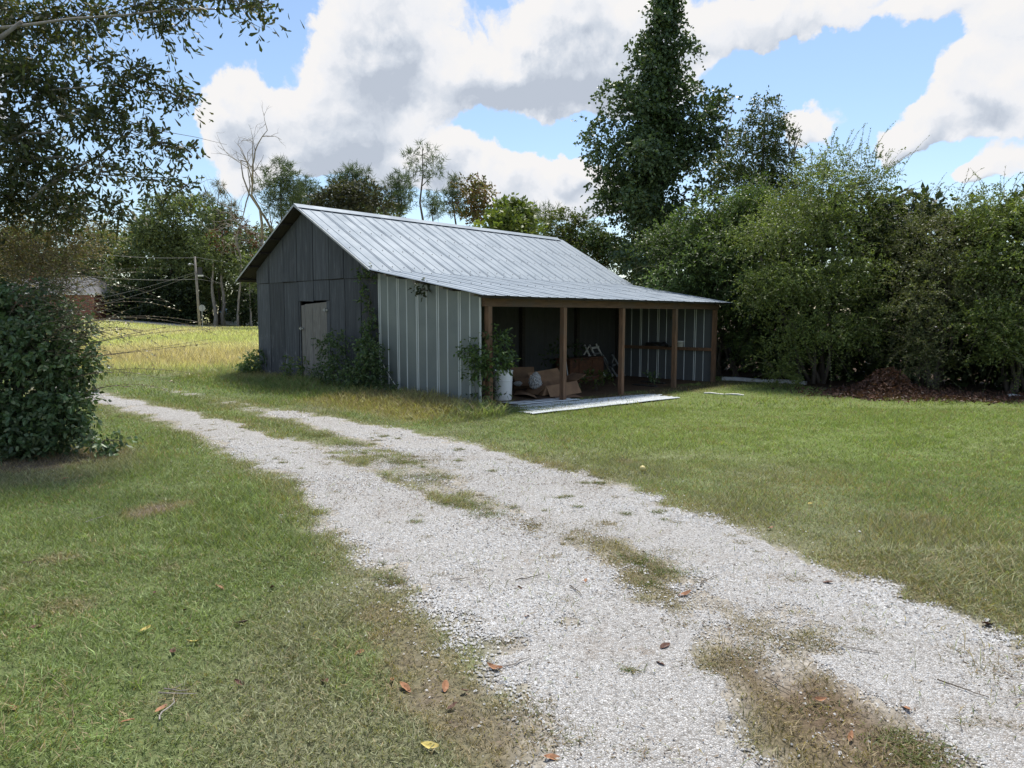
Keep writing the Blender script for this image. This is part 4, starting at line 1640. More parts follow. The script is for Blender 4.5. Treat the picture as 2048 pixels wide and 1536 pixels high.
def leaves(pos, dirs, ln, wd, colr, shape, flat=0.7, r=rng):
    """one flat face per leaf"""
    k = len(pos)
    T = LEAF[shape]
    n = unit(np.array([0, 0, 1.0]) * flat + r.normal(size=(k, 3)) * 0.55)
    side = unit(np.cross(dirs, n))
    P = pos[:, None] + dirs[:, None] * (T[None, :, :1] * ln[:, None, None]) + side[:, None] * (T[None, :, 1:] * wd[:, None, None])
    if len(T) >= 6:                                           # a little cup so that no leaf is dead flat
        nn = np.cross(side, dirs)
        P = P - nn[:, None] * (np.abs(T[None, :, 1:]) * wd[:, None, None] * 0.35) - np.array([0, 0, 1.0]) * (T[None, :, :1] ** 2 * ln[:, None, None] * 0.18)
    Fc = np.arange(k * len(T)).reshape(k, len(T))
    return P.reshape(-1, 3), Fc, np.repeat(colr, len(T), 0)


def palette(k, cols, r=rng, jit=0.35):
    cols = np.array(cols)
    c = cols[r.integers(0, len(cols), k)]
    return np.clip(c * (1 - jit / 2 + jit * r.random((k, 1))), 0.003, 1)


def clump_leaves(clumps, dens, nleaf, spray, ln, wd, cols, shape="rhomb", droop=0.25, up=0.25, inner=0.55, under=0.6, r=rng, flat=0.7, tint=0.25):
    """leafy sprays spread through ellipsoids (c, r3): returns merged leaf arrays and spray stems"""
    out, stems = [], []
    for ci, (c, R) in enumerate(clumps):
        c, R = np.array(c, float), np.array(R, float)
        area = 4 * math.pi * ((R[0] * R[1]) ** 1.6 + (R[0] * R[2]) ** 1.6 + (R[1] * R[2]) ** 1.6) ** (1 / 1.6) / 3 ** (1 / 1.6)
        k = max(int(dens * area), 4)
        d = unit(r.normal(size=(k, 3)))
        low = d[:, 2] < -0.2
        keep = ~low | (r.random(k) < under)
        d = d[keep]
        k = len(d)
        if k == 0:
            continue
        rad = inner + (1.02 - inner) * np.sqrt(r.random(k))
        lump = 0.82 + 0.36 * vnoise(d[:, 0] * 2.2 + ci * 7.7, d[:, 1] * 2.2 + d[:, 2] * 3.1, 1.0, 90)
        base = c + d * R * (rad * lump)[:, None]
        sd_ = unit(d * 0.8 + np.array([0, 0, up]) + r.normal(size=(k, 3)) * 0.5)
        sl = spray * (0.55 + 0.8 * r.random(k))
        t = (np.arange(nleaf) + 0.6) / nleaf
        t = np.clip(t[None] + (r.random((k, nleaf)) - 0.5) * 0.25, 0, 1.1)
        pos = base[:, None] + sd_[:, None] * (t * sl[:, None])[..., None]
        pos[..., 2] -= droop * (t ** 2) * sl[:, None]
        pos += r.normal(size=pos.shape) * ln * 0.12
        kk = k * nleaf
        ld = unit(np.repeat(sd_, nleaf, 0) * 0.6 + r.normal(size=(kk, 3)) * 0.6 + np.array([0, 0, -droop * 0.8]))
        tone = (1 - tint / 2 + tint * r.random()) * np.repeat(1 - 0.15 + 0.3 * r.random((k, 1)), nleaf, 0)
        cc = palette(kk, cols, r) * tone
        L_ = ln * (0.6 + 0.7 * r.random(kk))
        W_ = wd * (0.7 + 0.5 * r.random(kk))
        out.append(leaves(pos.reshape(-1, 3), ld, L_, W_, cc, shape, flat, r))
        stems.append((base, sd_, sl))
    return out, stems


def pads(clumps, n, r, size=0.42, flat=0.5):
    """break each ellipsoid into smaller leafy pads over its outer half, so that light and shade fall between them"""
    out = []
    for c, R in clumps:
        c, R = np.array(c, float), np.array(R, float)
        m = R.mean()
        out.append((c, R * 0.5))
        for _ in range(n):
            d = unit(r.normal(size=(1, 3)))[0]
            if d[2] < -0.55:
                d[2] *= -0.4
            k = r.uniform(0.75, 1.35) * size
            out.append((c + d * R * r.uniform(0.55, 0.98), (m * k * r.uniform(.8, 1.4), m * k * r.uniform(.8, 1.4), m * k * flat * r.uniform(.7, 1.5))))
    return out


def merge1(parts):
    V, Fc, C, o = [], [], [], 0
    for v, f, c in parts:
        V.append(v)
        Fc.append(f + o)
        C.append(c)
        o += len(v)
    groups = {}
    for f in Fc:
        groups.setdefault(f.shape[1], []).append(f)
    return np.concatenate(V), [np.concatenate(g) for g in groups.values()], np.concatenate(C)


def crown_mesh(parts, mat, parent, name="crown"):
    V, Fl, C = merge1(parts)
    return mesh_np(name, V, Fl, mat, colors=C, parent=parent)


def CL(px, py, depth, rx, ry, rd=None):
    """clump whose outline covers rx, ry photo pixels at that depth"""
    k = depth / F_PX
    rxm, rym = rx * k, ry * k
    return (at(px, py, depth), (rxm, rd if rd else 0.8 * (rxm + rym) / 2, rym))


def curve(a, b, sag=0.0, n=6, wob=0.0, r=random):
    a, b = np.array(a, float), np.array(b, float)
    pts = []
    for i in range(n + 1):
        t = i / n
        p = a + (b - a) * t
        p = p + np.array([0, 0, sag * math.sin(t * math.pi)])
        if 0 < i < n and wob:
            p = p + np.array([r.uniform(-wob, wob), r.uniform(-wob, wob), r.uniform(-wob, wob)])
        pts.append(p)
    return pts


def woody(name, base, label, cat, group, clumps, leafpar, trunk_r, trunk_top, mat_leaf, bark="bark", limbs=True, stems=1, spread=0.3, limb_r=0.35, trunk_name="trunk", r=None, extra=None, twigs=0, twig_r=0.006):
    """thing > trunk, crown; local frame = world, empty at the base"""
    r = r or random.Random(sum(map(ord, name + label)))
    e = empty(name, tuple(base))
    tag(e, label, cat, group)
    off = np.array(base, float)
    tk = MB()
    top = np.array(trunk_top, float)
    for s in range(stems):
        b0 = np.array([r.uniform(-spread, spread), r.uniform(-spread, spread), -0.15]) if stems > 1 else np.array([0, 0, -0.2])
        tt = top - off if stems == 1 else np.array(clumps[(s * 3) % len(clumps)][0]) - off
        if stems > 1:
            tt = tt * np.array([0.9, 0.9, 0.92])
        pts = curve(b0, tt, 0.0, 7, 0.02 * np.linalg.norm(tt), r)
        tk.tube(pts, [trunk_r * (1 - 0.82 * i / 7) * (1.25 if i == 0 else 1) for i in range(8)], 7)
    if limbs:                                                 # each clump hangs on the nearest wood already grown
        hgt = top[2] - off[2]
        nodes = [(top - off) * f for f in np.linspace(0.3, 0.97, 9)]
        rads = [trunk_r * (1 - 0.75 * f) for f in np.linspace(0.3, 0.97, 9)]
        cs = sorted([np.array(c) - off for c, R in clumps], key=lambda c: np.hypot(c[0] - (top - off)[0] * min(max(c[2] / hgt, 0), 1), c[1] - (top - off)[1] * min(max(c[2] / hgt, 0), 1)))
        for c in cs:
            N = np.array(nodes)
            d_ = np.linalg.norm((N - c) * np.array([1, 1, 1.3]), axis=1) + 0.35 * np.maximum(N[:, 2] - c[2], 0)
            k = int(np.argmin(d_))
            lr = max(min(rads[k] * limb_r * 2.0, rads[k] * 0.75), 0.006)
            ln_ = np.linalg.norm(c - N[k])
            tk.tube(curve(N[k], c, 0.05 * ln_, 4, 0.05 * ln_, r), [lr * (1 - 0.10 * i) for i in range(5)], 5, cap=False)
            nodes.append(c)
            rads.append(lr * 0.7)
    for (c, R) in clumps if twigs else ():
        c = np.array(c) - off
        for _ in range(twigs):
            d_ = np.array([r.gauss(0, 1), r.gauss(0, 1), r.gauss(0, 0.8)])
            d_ = d_ / (np.linalg.norm(d_) + 1e-6)
            tk.tube(curve(c, c + d_ * np.array(R) * r.uniform(.8, 1.15), 0, 3, 0.06 * float(np.mean(R)), r), [twig_r, twig_r * .75, twig_r * .5, twig_r * .3], 3, cap=False)
    tk.build(trunk_name, M[bark], e, smooth=True)
    parts, _ = clump_leaves(clumps, **leafpar)
    if extra:
        parts += extra
    for i, (v, f, c) in enumerate(parts):
        parts[i] = (v - off, f, c)
    crown_mesh(parts, mat_leaf, e)
    return e


def shoot(a, d, L, g, nleaf, ln, wd, cols, shape, r, rad=0.004, tk=None, two_rank=True):
    """one long arching shoot: adds its stem to tk, returns leaves"""
    d = unit(np.array(d, float)[None])[0]
    n = 9
    ts = np.linspace(0, 1, n)
    side = unit(r.normal(size=(1, 3)))[0] * 0.12
    pts = [np.array(a) + d * L * t + np.array([0, 0, -g * L * t * t]) + side * L * t * t for t in ts]
    if tk is not None:
        tk.tube(pts, [rad * (1 - 0.75 * t) for t in ts], 4)
    t = np.sort(r.random(nleaf) * 0.92 + 0.08)
    i = np.clip((t * (n - 1)).astype(int), 0, n - 2)
    f = (t * (n - 1) - i)[:, None]
    P = np.array(pts)
    pos = P[i] * (1 - f) + P[i + 1] * f
    tang = unit(P[i + 1] - P[i])
    sd_ = unit(np.cross(tang, np.array([0, 0, 1.0])) + 0.3 * r.normal(size=(nleaf, 3))) * np.where(np.arange(nleaf) % 2, 1, -1)[:, None]
    ld = unit(tang * 0.6 + sd_ * 0.8 + np.array([0, 0, 0.15]))
    return leaves(pos, ld, ln * (0.6 + 0.6 * r.random(nleaf)), wd * (0.7 + 0.5 * r.random(nleaf)), palette(nleaf, cols, r), shape, 0.7, r)


G_HEDGE = [(0.1473, 0.1885, 0.0549), (0.1227, 0.167, 0.0549), (0.1842, 0.2249, 0.0649), (0.1105, 0.1414, 0.0499), (0.2087, 0.2399, 0.0749)]
G_GUM = [(0.0722, 0.1161, 0.0506), (0.0595, 0.0974, 0.0428), (0.0935, 0.1386, 0.0583), (0.1063, 0.1535, 0.0506)]
G_VINE = [(0.0806, 0.119, 0.0346), (0.0653, 0.096, 0.0307), (0.1152, 0.1536, 0.0384), (0.1056, 0.1152, 0.0422)]
G_OAK = [(0.0527, 0.0717, 0.0281), (0.0438, 0.0578, 0.025), (0.0673, 0.0826, 0.0312), (0.0804, 0.0758, 0.0343)]
G_BUSH = [(0.0816, 0.1339, 0.0528), (0.0672, 0.108, 0.048), (0.108, 0.1685, 0.0672), (0.1488, 0.1901, 0.096)]
G_BROWN = [(0.2298, 0.1872, 0.1082), (0.1724, 0.156, 0.0811), (0.3017, 0.2288, 0.1352), (0.1436, 0.143, 0.0649)]
G_FAR = [(0.1348, 0.1755, 0.0784), (0.1123, 0.1463, 0.0724), (0.1741, 0.2047, 0.0905)]
G_PINE = [(0.0957, 0.1336, 0.0698), (0.1196, 0.1596, 0.0806), (0.0813, 0.1121, 0.0646)]
G_LIGHT = [(0.135, 0.175, 0.0448), (0.1125, 0.154, 0.042), (0.165, 0.196, 0.056)]
G_RED = [(0.198, 0.1116, 0.054), (0.153, 0.108, 0.0504), (0.126, 0.126, 0.0504), (0.108, 0.1188, 0.0504)]

# ---- the tall hedge of grown-out shrubs on the right
hedge_par = dict(dens=27, nleaf=10, spray=0.36, ln=0.068, wd=0.034, cols=G_HEDGE, shape="rhomb", droop=0.35, up=0.25, inner=0.4, under=0.75, tint=0.75)
HR = np.random.default_rng(21)


def hedge_shrub(px_base, depth, clumps, label, shoots=(), core=(), extra_cols=None, leaf_s=(0.062, 0.030)):
    b = at(px_base, 640, depth)
    base = np.array([b[0], b[1], float(gz(b[0], b[1]))])
    par = dict(hedge_par)
    par["ln"], par["wd"] = leaf_s[0] * 1.08, leaf_s[1] * 1.08
    if extra_cols:
        par["cols"] = extra_cols
    big = [CL(*c) for c in clumps]
    cl = pads(big, 11, HR, 0.40, 0.62)
    tk = MB()
    ex = []
    for (c_, R_) in big:                                     # arching sprays all over the outline
        for _ in range(12):
            d_ = unit(HR.normal(size=(1, 3)) * np.array([1, 1, 0.8]) + np.array([0, -0.3, 0.35]))[0]
            ex.append(shoot(np.array(c_) + d_ * np.array(R_) * 0.85, d_ + np.array([0, 0, 0.25]), HR.uniform(.5, 1.25), 0.42, 36, 0.055, 0.026, par["cols"], "rhomb", HR, 0.005, tk))
    for _ in range(40):                                       # arching boughs carrying side sprays
        c_, R_ = big[HR.integers(0, len(big))]
        c_, R_ = np.array(c_), np.array(R_)
        d_ = unit(HR.normal(size=(1, 3)) + np.array([0, -0.55, 0.25]))[0]
        a_ = c_ - np.array([0, -0.2, 0.35]) * R_
        L_ = float(np.linalg.norm(d_ * R_)) * HR.uniform(1.2, 1.75)
        dr_ = unit((d_ + np.array([0, 0, 0.55]))[None])[0]
        ts_ = np.linspace(0, 1, 9)
        bp = [a_ + dr_ * L_ * t + np.array([0, 0, -0.55 * L_ * t * t]) for t in ts_]
        tk.tube(bp, [0.011 * (1 - 0.75 * t) for t in ts_], 4)
        tone_ = HR.uniform(0.75, 1.35)
        cols_ = [tuple(q * tone_ for q in cc) for cc in par["cols"]]
        sd0 = unit(np.cross(dr_, (0, 0, 1.0))[None])[0]
        for q_ in range(16):
            t = HR.uniform(0.3, 1.0)
            p_ = a_ + dr_ * L_ * t + np.array([0, 0, -0.55 * L_ * t * t])
            tg = dr_ * L_ + np.array([0, 0, -1.1 * L_ * t])
            ex.append(shoot(p_, tg / np.linalg.norm(tg) * 0.6 + sd0 * (1 if q_ % 2 else -1) * 0.8 + HR.normal(size=3) * 0.2, HR.uniform(.22, .5), 0.35, 15, leaf_s[0], leaf_s[1], cols_, "rhomb", HR, 0.003, None))
    for (px, py, dd, dx, dz, L) in shoots:
        for _ in range(5):
            a = at(px + HR.uniform(-25, 25), py + HR.uniform(-8, 22), dd)
            ex.append(shoot(a, (dx + HR.uniform(-.35, .35), HR.uniform(-.4, .3), dz), L * HR.uniform(.5, 1.15), 0.25, 34, 0.048, 0.020, par["cols"], "rhomb", HR, 0.005, tk))
    if core:  # big leaves added inside to block light, coloured dark to stand for shade
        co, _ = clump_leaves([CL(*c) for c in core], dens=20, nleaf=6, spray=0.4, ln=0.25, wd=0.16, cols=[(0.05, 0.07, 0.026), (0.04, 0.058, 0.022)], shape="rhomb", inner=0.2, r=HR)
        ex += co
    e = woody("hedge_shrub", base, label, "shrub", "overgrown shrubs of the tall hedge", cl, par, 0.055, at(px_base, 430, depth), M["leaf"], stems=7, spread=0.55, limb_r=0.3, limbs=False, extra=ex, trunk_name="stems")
    if tk.v:
        tk.v = [tuple(np.array(q) - base) for q in tk.v]
        tag(tk.build("long_shoots", M["twig"], e), kind="stuff")
    return e


hedge_shrub(1440, 22.0, [(1350, 500, 22.5, 85, 60), (1440, 470, 22.5, 85, 65), (1500, 420, 22.0, 70, 70), (1400, 545, 21.5, 95, 55), (1490, 530, 21.0, 90, 65), (1540, 580, 20.5, 80, 60), (1480, 620, 20.8, 70, 55), (1390, 600, 22, 80, 50), (1500, 690, 21.0, 55, 40)],
            "dark leafy hedge shrub crowding over the end of the lean-to roof", [(1500, 370, 22, 0.1, 1, 0.8), (1400, 440, 22.3, -0.2, 1, 0.7)],
            [(1470, 640, 23.5, 110, 90), (1450, 520, 23.5, 130, 90), (1500, 720, 24.0, 110, 50)], [(0.10, 0.15, 0.05), (0.085, 0.125, 0.042), (0.13, 0.175, 0.055), (0.07, 0.10, 0.04)], (0.085, 0.045))
hedge_shrub(1650, 19.6, [(1640, 420, 19.5, 100, 80), (1570, 490, 19.3, 95, 75), (1700, 470, 19.2, 100, 85), (1620, 570, 18.6, 115, 75), (1715, 590, 18.4, 75, 80), (1560, 610, 18.8, 85, 65), (1650, 660, 18.0, 90, 55), (1745, 380, 19.6, 55, 60), (1665, 340, 20, 60, 45), (1590, 690, 18.2, 60, 40), (1730, 670, 18.3, 60, 45), (1560, 740, 18.0, 22, 25)],
            "tallest hedge shrub with long feathery shoots between shed and dark gap", [(1640, 340, 19.8, -0.2, 1, 1.25), (1690, 330, 20, 0.3, 1, 1.35), (1750, 350, 19.6, 0.6, 1, 1.3), (1790, 390, 19.4, 0.9, 0.7, 1.2), (1720, 320, 19.8, 0.2, 1, 1.5), (1770, 350, 19.8, 0.4, 1, 1.4), (1830, 420, 19, 0.6, 0.9, 1.1), (1580, 420, 19.4, -0.5, 0.8, 0.8)],
            [(1640, 640, 20.8, 150, 100), (1680, 500, 20.8, 130, 100), (1620, 725, 21.0, 110, 48), (1740, 725, 20.5, 90, 50), (1790, 560, 20.6, 70, 130), (1800, 450, 20.6, 60, 60)])
hedge_shrub(1885, 18.4, [(1860, 470, 18.4, 90, 65), (1920, 450, 18.5, 80, 60), (1900, 550, 17.6, 95, 70), (1835, 600, 17.3, 65, 75), (1910, 640, 17.0, 85, 60), (1840, 690, 17.0, 55, 45), (1960, 580, 17.6, 70, 70), (1815, 500, 18.3, 40, 50), (1850, 730, 17.0, 45, 30)],
            "hedge shrub with brownish twiggy patches right of the dark gap", [(1850, 410, 18.4, -0.1, 1, 0.9), (1910, 390, 18.4, 0.3, 1, 0.9), (1830, 450, 18, -0.6, 0.7, 0.8)],
            [(1890, 640, 19.6, 130, 100), (1880, 500, 19.4, 100, 80), (1850, 730, 19.4, 100, 50), (1960, 735, 19.0, 90, 48)], [(0.15, 0.17, 0.07), (0.125, 0.14, 0.062), (0.17, 0.165, 0.085), (0.10, 0.125, 0.05)], (0.052, 0.022))
hedge_shrub(2050, 17.4, [(2010, 440, 17.4, 90, 60), (2030, 540, 16.8, 95, 80), (1995, 640, 16.4, 80, 60), (2110, 450, 17.4, 90, 70), (2120, 570, 16.8, 90, 90), (2060, 690, 16.2, 75, 45), (2000, 700, 16.2, 50, 35), (2140, 680, 16.4, 80, 60)],
            "dense hedge shrub with hanging sprays at the far end of the hedge", [(1990, 390, 17.4, -0.1, 1, 0.9), (2050, 370, 17.4, 0.2, 1, 1.0), (2110, 370, 17.4, 0.4, 1, 0.9)],
            [(2060, 620, 18.6, 150, 110), (2060, 480, 18.4, 120, 80), (2080, 735, 18.2, 130, 50)], None, (0.072, 0.036))
hedge_shrub(2290, 16.6, [(2220, 460, 17.0, 90, 80), (2240, 600, 16.4, 90, 90), (2290, 680, 16.2, 80, 50)], "hedge shrub beyond the hanging sprays, last of the row", [], [(2300, 620, 17.8, 150, 110)])

# ---- sweetgum and the vine-wrapped tree behind
SG = np.random.default_rng(31)
b = at(1318, 640, 28.5)
gum_base = np.array([b[0], b[1], float(gz(b[0], b[1]))])
gum_top = at(1332, -55, 28.5)
prof_z = [2.0, 4.0, 6.5, 8.0, 9.0, 10.5, 12.0, 13.5, 15.0]
prof_r = [2.6, 2.7, 2.7, 2.7, 2.3, 1.55, 0.95, 0.45, 0.12]
gum_cl = []
zz = 2.6
while zz < gum_top[2] - 0.2:
    for k in range(4):
        az_ = SG.uniform(0, 2 * math.pi)
        R_ = float(np.interp(zz, prof_z, prof_r)) * SG.uniform(0.45, 1.25)
        axis_x = gum_base[0] + (gum_top[0] - gum_base[0]) * zz / gum_top[2]
        for f_ in (0.30, 0.66, 1.0):
            rr_ = R_ * f_
            s_ = (0.30 + 0.22 * SG.random()) * (1.25 - 0.45 * f_) * (1.0 if zz < 10 else 0.75 if zz < 12.5 else 0.55)
            gum_cl.append((np.array([axis_x + rr_ * math.cos(az_), gum_base[1] + rr_ * math.sin(az_), zz + rr_ * 0.36 + SG.uniform(-.12, .12)]), (s_ * 1.15, s_ * 1.15, s_ * 0.95)))
    zz += 0.66
for tips in ([(1250, 300), (1215, 285), (1188, 268), (1172, 258)], [(1245, 330), (1215, 318), (1196, 305)], [(1390, 270), (1415, 240), (1432, 215), (1440, 190)], [(1380, 310), (1420, 290), (1440, 275)], [(1290, 190), (1260, 175), (1235, 185)], [(1270, 215), (1235, 228), (1215, 240)]):
    for i_, (px, py) in enumerate(tips):
        gum_cl.append(CL(px, py, 28.0 + SG.uniform(-.6, .6), 24 - 2.5 * i_, 21 - 2 * i_))
woody("sweetgum_tree", gum_base, "tall dark green pyramid shaped tree rising behind the hedge", "tree", None, gum_cl,
      dict(dens=21, nleaf=8, spray=0.40, ln=0.13, wd=0.105, cols=G_GUM, shape="maple", droop=0.55, up=0.25, inner=0.25, under=0.9, flat=0.5, r=SG), 0.22, gum_top, M["leaf_gloss"], limb_r=0.12)
vine_tree = [(1532, 225, 28, 32), (1520, 270, 46, 36), (1560, 280, 34, 30), (1495, 320, 62, 40), (1555, 335, 40, 34), (1480, 375, 70, 44), (1545, 395, 62, 46), (1590, 400, 34, 40), (1500, 440, 70, 40)]
b = at(1530, 640, 25.5)
e = woody("vine_clad_tree", (b[0], b[1], float(gz(b[0], b[1]))), "smaller tree wrapped in vines with bare twigs beside the tall one", "tree", None, [CL(px, py, 25.5, rx, ry) for px, py, rx, ry in vine_tree],
          dict(dens=42, nleaf=9, spray=0.38, ln=0.11, wd=0.06, cols=G_VINE, shape="rhomb", droop=0.4, up=0.2, inner=0.45, under=0.8, r=SG), 0.13, at(1530, 240, 25.5), M["leaf_gloss"], limb_r=0.35)
off = np.array(e.location)
tk = MB()
for a, c in (((1452, 300), (1466, 208)), ((1588, 320), (1597, 245)), ((1580, 300), (1570, 238)), ((1588, 300), (1604, 262)), ((1540, 240), (1508, 205)), ((1590, 330), (1625, 312))):
    A, B = at(*a, 25.3) - off, at(*c, 25.3) - off
    tk.tube(curve(A, B, 0, 5, 0.06), [0.03 * (1 - 0.17 * i) for i in range(6)], 5)
tk.build("dead_twigs", M["bark_pale"], e)

b = at(1150, 640, 31)
woody("brown_green_tree", (b[0], b[1], float(gz(b[0], b[1]))), "low bronze green tree showing over the far end of the ridge", "tree", None,
      [CL(*c) for c in ((1130, 450, 31, 38, 28), (1165, 470, 31, 45, 28), (1120, 490, 31, 45, 30), (1195, 500, 30.5, 40, 30), (1225, 520, 30.5, 40, 40), (1150, 520, 30.5, 70, 40))],
      dict(dens=50, nleaf=8, spray=0.4, ln=0.12, wd=0.07, cols=G_RED[2:] + G_VINE, shape="rhomb", inner=0.45, r=SG), 0.12, at(1150, 460, 31), M["leaf"])

# ---- the oak whose boughs hang in from the left
OR = np.random.default_rng(41)
oak = [(40, 40, 9.6, 110, 80), (160, 25, 9.4, 85, 40), (270, 12, 9.2, 75, 34), (370, 5, 9.0, 62, 30), (455, -4, 8.8, 60, 26), (520, 8, 8.6, 30, 20), (230, 62, 9.2, 55, 26), (330, 60, 9.0, 50, 20), (300, 95, 9.1, 40, 14), (360, 108, 9.0, 20, 8),
       (60, 150, 9.4, 90, 60), (20, 250, 9.2, 90, 70), (130, 190, 9.2, 70, 50), (215, 135, 9.0, 40, 26), (290, 150, 8.9, 34, 18), (250, 180, 9.0, 50, 24), (330, 178, 8.9, 34, 20), (360, 200, 8.8, 22, 12), (170, 245, 9.0, 70, 40), (235, 225, 8.9, 45, 28), (90, 320, 9.0, 90, 50), (250, 275, 8.9, 60, 26), (320, 285, 8.8, 48, 18), (355, 300, 8.8, 26, 12),
       (30, 400, 9.2, 80, 45), (120, 425, 9.2, 70, 34), (150, 355, 9.0, 60, 30), (215, 345, 8.9, 50, 18), (290, 360, 8.8, 55, 16), (350, 372, 8.8, 36, 14), (200, 412, 8.9, 40, 24), (245, 425, 8.8, 22, 14),
       (-90, 60, 9.8, 80, 90), (-90, 250, 9.4, 80, 90), (-80, 420, 9.0, 70, 60)]
oak_cl = [CL(c[0], c[1], c[2], c[3] * (0.78 if c[0] > 120 else 0.95), c[4] * (0.78 if c[0] > 120 else 0.95)) for c in oak if c[:2] not in ((230, 62), (300, 95), (360, 108))]
oak_base = np.array([-9.6, 10.2, float(gz(-9.6, 10.2))])
e = woody("oak_tree", oak_base, "dark oak whose leafy boughs hang over the drive and bush", "tree", None, pads(oak_cl, 4, OR, 0.46, 0.6),
          dict(dens=70, nleaf=8, spray=0.30, ln=0.096, wd=0.036, cols=G_OAK, shape="spat", droop=0.35, up=0.1, inner=0.25, under=0.9, flat=0.35, r=OR), 0.34, (-9.2, 10.0, 8.5), M["leaf"], limb_r=0.30, twigs=4, twig_r=0.0055)
tk = MB()
for path, rad in (([(-420, 330), (-200, 300), (-60, 120), (40, 40)], 0.07), ([(-420, 420), (-200, 360), (-60, 330), (120, 315)], 0.05), ([(-60, 300), (0, 288), (60, 270), (110, 262)], 0.030), ([(60, 400), (130, 350), (200, 312), (240, 275), (262, 250)], 0.022), ([(0, 355), (60, 365), (150, 400)], 0.016),
                  ([(150, 338), (230, 350), (330, 358), (395, 372)], 0.010), ([(250, 240), (330, 262), (455, 288)], 0.006), ([(-40, 60), (150, 40), (350, 20), (560, 10)], 0.020), ([(100, 180), (220, 170), (390, 205)], 0.010), ([(470, 30), (530, 60), (545, 95)][:2], 0.006)):
    P = [at(q[0], q[1], 8.95) - oak_base for q in path]
    dense = [P[0]]
    for a, c in zip(P[:-1], P[1:]):
        for t in (0.5, 1.0):
            dense.append(a + (c - a) * t + OR.normal(size=3) * 0.015)
    n_ = len(dense)
    tk.tube(dense, [rad * (1 - 0.7 * i / (n_ - 1)) for i in range(n_)], 6)
tk.build("bough", M["bark_pale"], e, smooth=True)

# ---- broad-leaved bush under the oak, with its arching twigs
BR = np.random.default_rng(51)
bush = [(40, 620, 8.9, 95, 60), (110, 665, 8.8, 50, 50), (60, 720, 8.7, 100, 70), (140, 745, 8.7, 30, 50), (50, 820, 8.5, 105, 60), (135, 815, 8.5, 38, 50), (30, 880, 8.3, 90, 32), (120, 872, 8.35, 45, 36), (-90, 700, 8.8, 110, 120), (-80, 850, 8.4, 110, 60), (205, 885, 8.4, 38, 16)]
bcl = [CL(*c) for c in bush]
b = at(30, 640, 8.8)
bush_base = np.array([b[0], b[1], float(gz(b[0], b[1]))])
tk = MB()
ex = []
for i in range(150):
    a = at(BR.uniform(-20, 140), BR.uniform(560, 760), 8.6 + BR.uniform(-.3, .6))
    an = BR.uniform(-0.35, 1.25)
    ex.append(shoot(a, (math.cos(an) * 1.0, BR.uniform(-.5, .5), math.sin(an)), BR.uniform(0.5, 1.25), BR.uniform(0.15, 0.55), 16, 0.042, 0.018, G_BROWN + G_BUSH, "oval", BR, 0.0035, tk))
for (px, py, an, L, g) in ((110, 640, 0.45, 1.8, 0.42), (120, 660, 0.35, 2.0, 0.36), (100, 600, 0.6, 1.5, 0.3), (130, 700, 0.25, 1.9, 0.16), (130, 760, 0.3, 1.6, 0.20), (120, 720, 0.1, 1.7, 0.02), (140, 800, 0.5, 1.1, 0.3), (120, 620, 0.75, 1.4, 0.45), (130, 690, 0.5, 1.7, 0.5)):
    for _ in range(2):
        ex.append(shoot(at(px, py, 8.5), (math.cos(an + BR.uniform(-.1, .1)), BR.uniform(-.25, .25), math.sin(an)), L * BR.uniform(.85, 1.1), g, 34, 0.038, 0.016, G_BROWN, "oval", BR, 0.0045, tk))
co, _ = clump_leaves([CL(40, 760, 9.0, 95, 110), CL(-60, 720, 9.0, 120, 130)], dens=70, nleaf=7, spray=0.25, ln=0.09, wd=0.06, cols=[(0.022, 0.036, 0.015), (0.018, 0.03, 0.012)], shape="rhomb", inner=0.3, r=BR)  # near-black inner leaves, the shade inside the bush put into their colour
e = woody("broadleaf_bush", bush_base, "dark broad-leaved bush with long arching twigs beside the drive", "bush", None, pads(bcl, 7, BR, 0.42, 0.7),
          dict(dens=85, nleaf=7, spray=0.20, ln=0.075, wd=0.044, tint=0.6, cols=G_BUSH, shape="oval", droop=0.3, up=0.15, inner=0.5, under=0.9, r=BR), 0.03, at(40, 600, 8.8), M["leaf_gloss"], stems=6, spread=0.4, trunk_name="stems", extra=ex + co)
tk.v = [tuple(np.array(q) - bush_base) for q in tk.v]
tk.build("arching_twigs", M["twig"], e)
# dense brown twiggy shrub behind and above it
tw = [(40, 560, 9.6, 90, 60), (100, 520, 9.7, 70, 45), (60, 480, 9.8, 100, 50), (100, 440, 9.8, 90, 40), (190, 475, 9.8, 45, 28), (-90, 540, 9.8, 110, 90)]
b = at(60, 640, 9.9)
tb = np.array([b[0], b[1], float(gz(b[0], b[1]))])
tk = MB()
ex = []
for i in range(170):
    a = at(BR.uniform(-30, 130), BR.uniform(440, 600), 9.6 + BR.uniform(-.4, .4))
    an = BR.uniform(-0.9, 1.0)
    ex.append(shoot(a, (math.cos(an), BR.uniform(-.5, .5), math.sin(an)), BR.uniform(0.5, 1.1), BR.uniform(0.1, 0.4), 18, 0.035, 0.015, G_BROWN, "oval", BR, 0.0035, tk))
e = woody("twiggy_shrub", tb, "brownish twiggy shrub rising behind the broad-leaved bush", "shrub", None, [CL(*c) for c in tw],
          dict(dens=150, nleaf=8, spray=0.26, ln=0.050, wd=0.022, cols=G_BROWN, shape="rhomb", droop=0.2, up=0.2, inner=0.3, r=BR), 0.02, at(60, 470, 9.8), M["leaf"], stems=6, spread=0.4, trunk_name="stems", extra=ex)
tk.v = [tuple(np.array(q) - tb) for q in tk.v]
tk.build("thin_twigs", M["twig"], e)

# ---- plants against the shed
SR = np.random.default_rng(61)


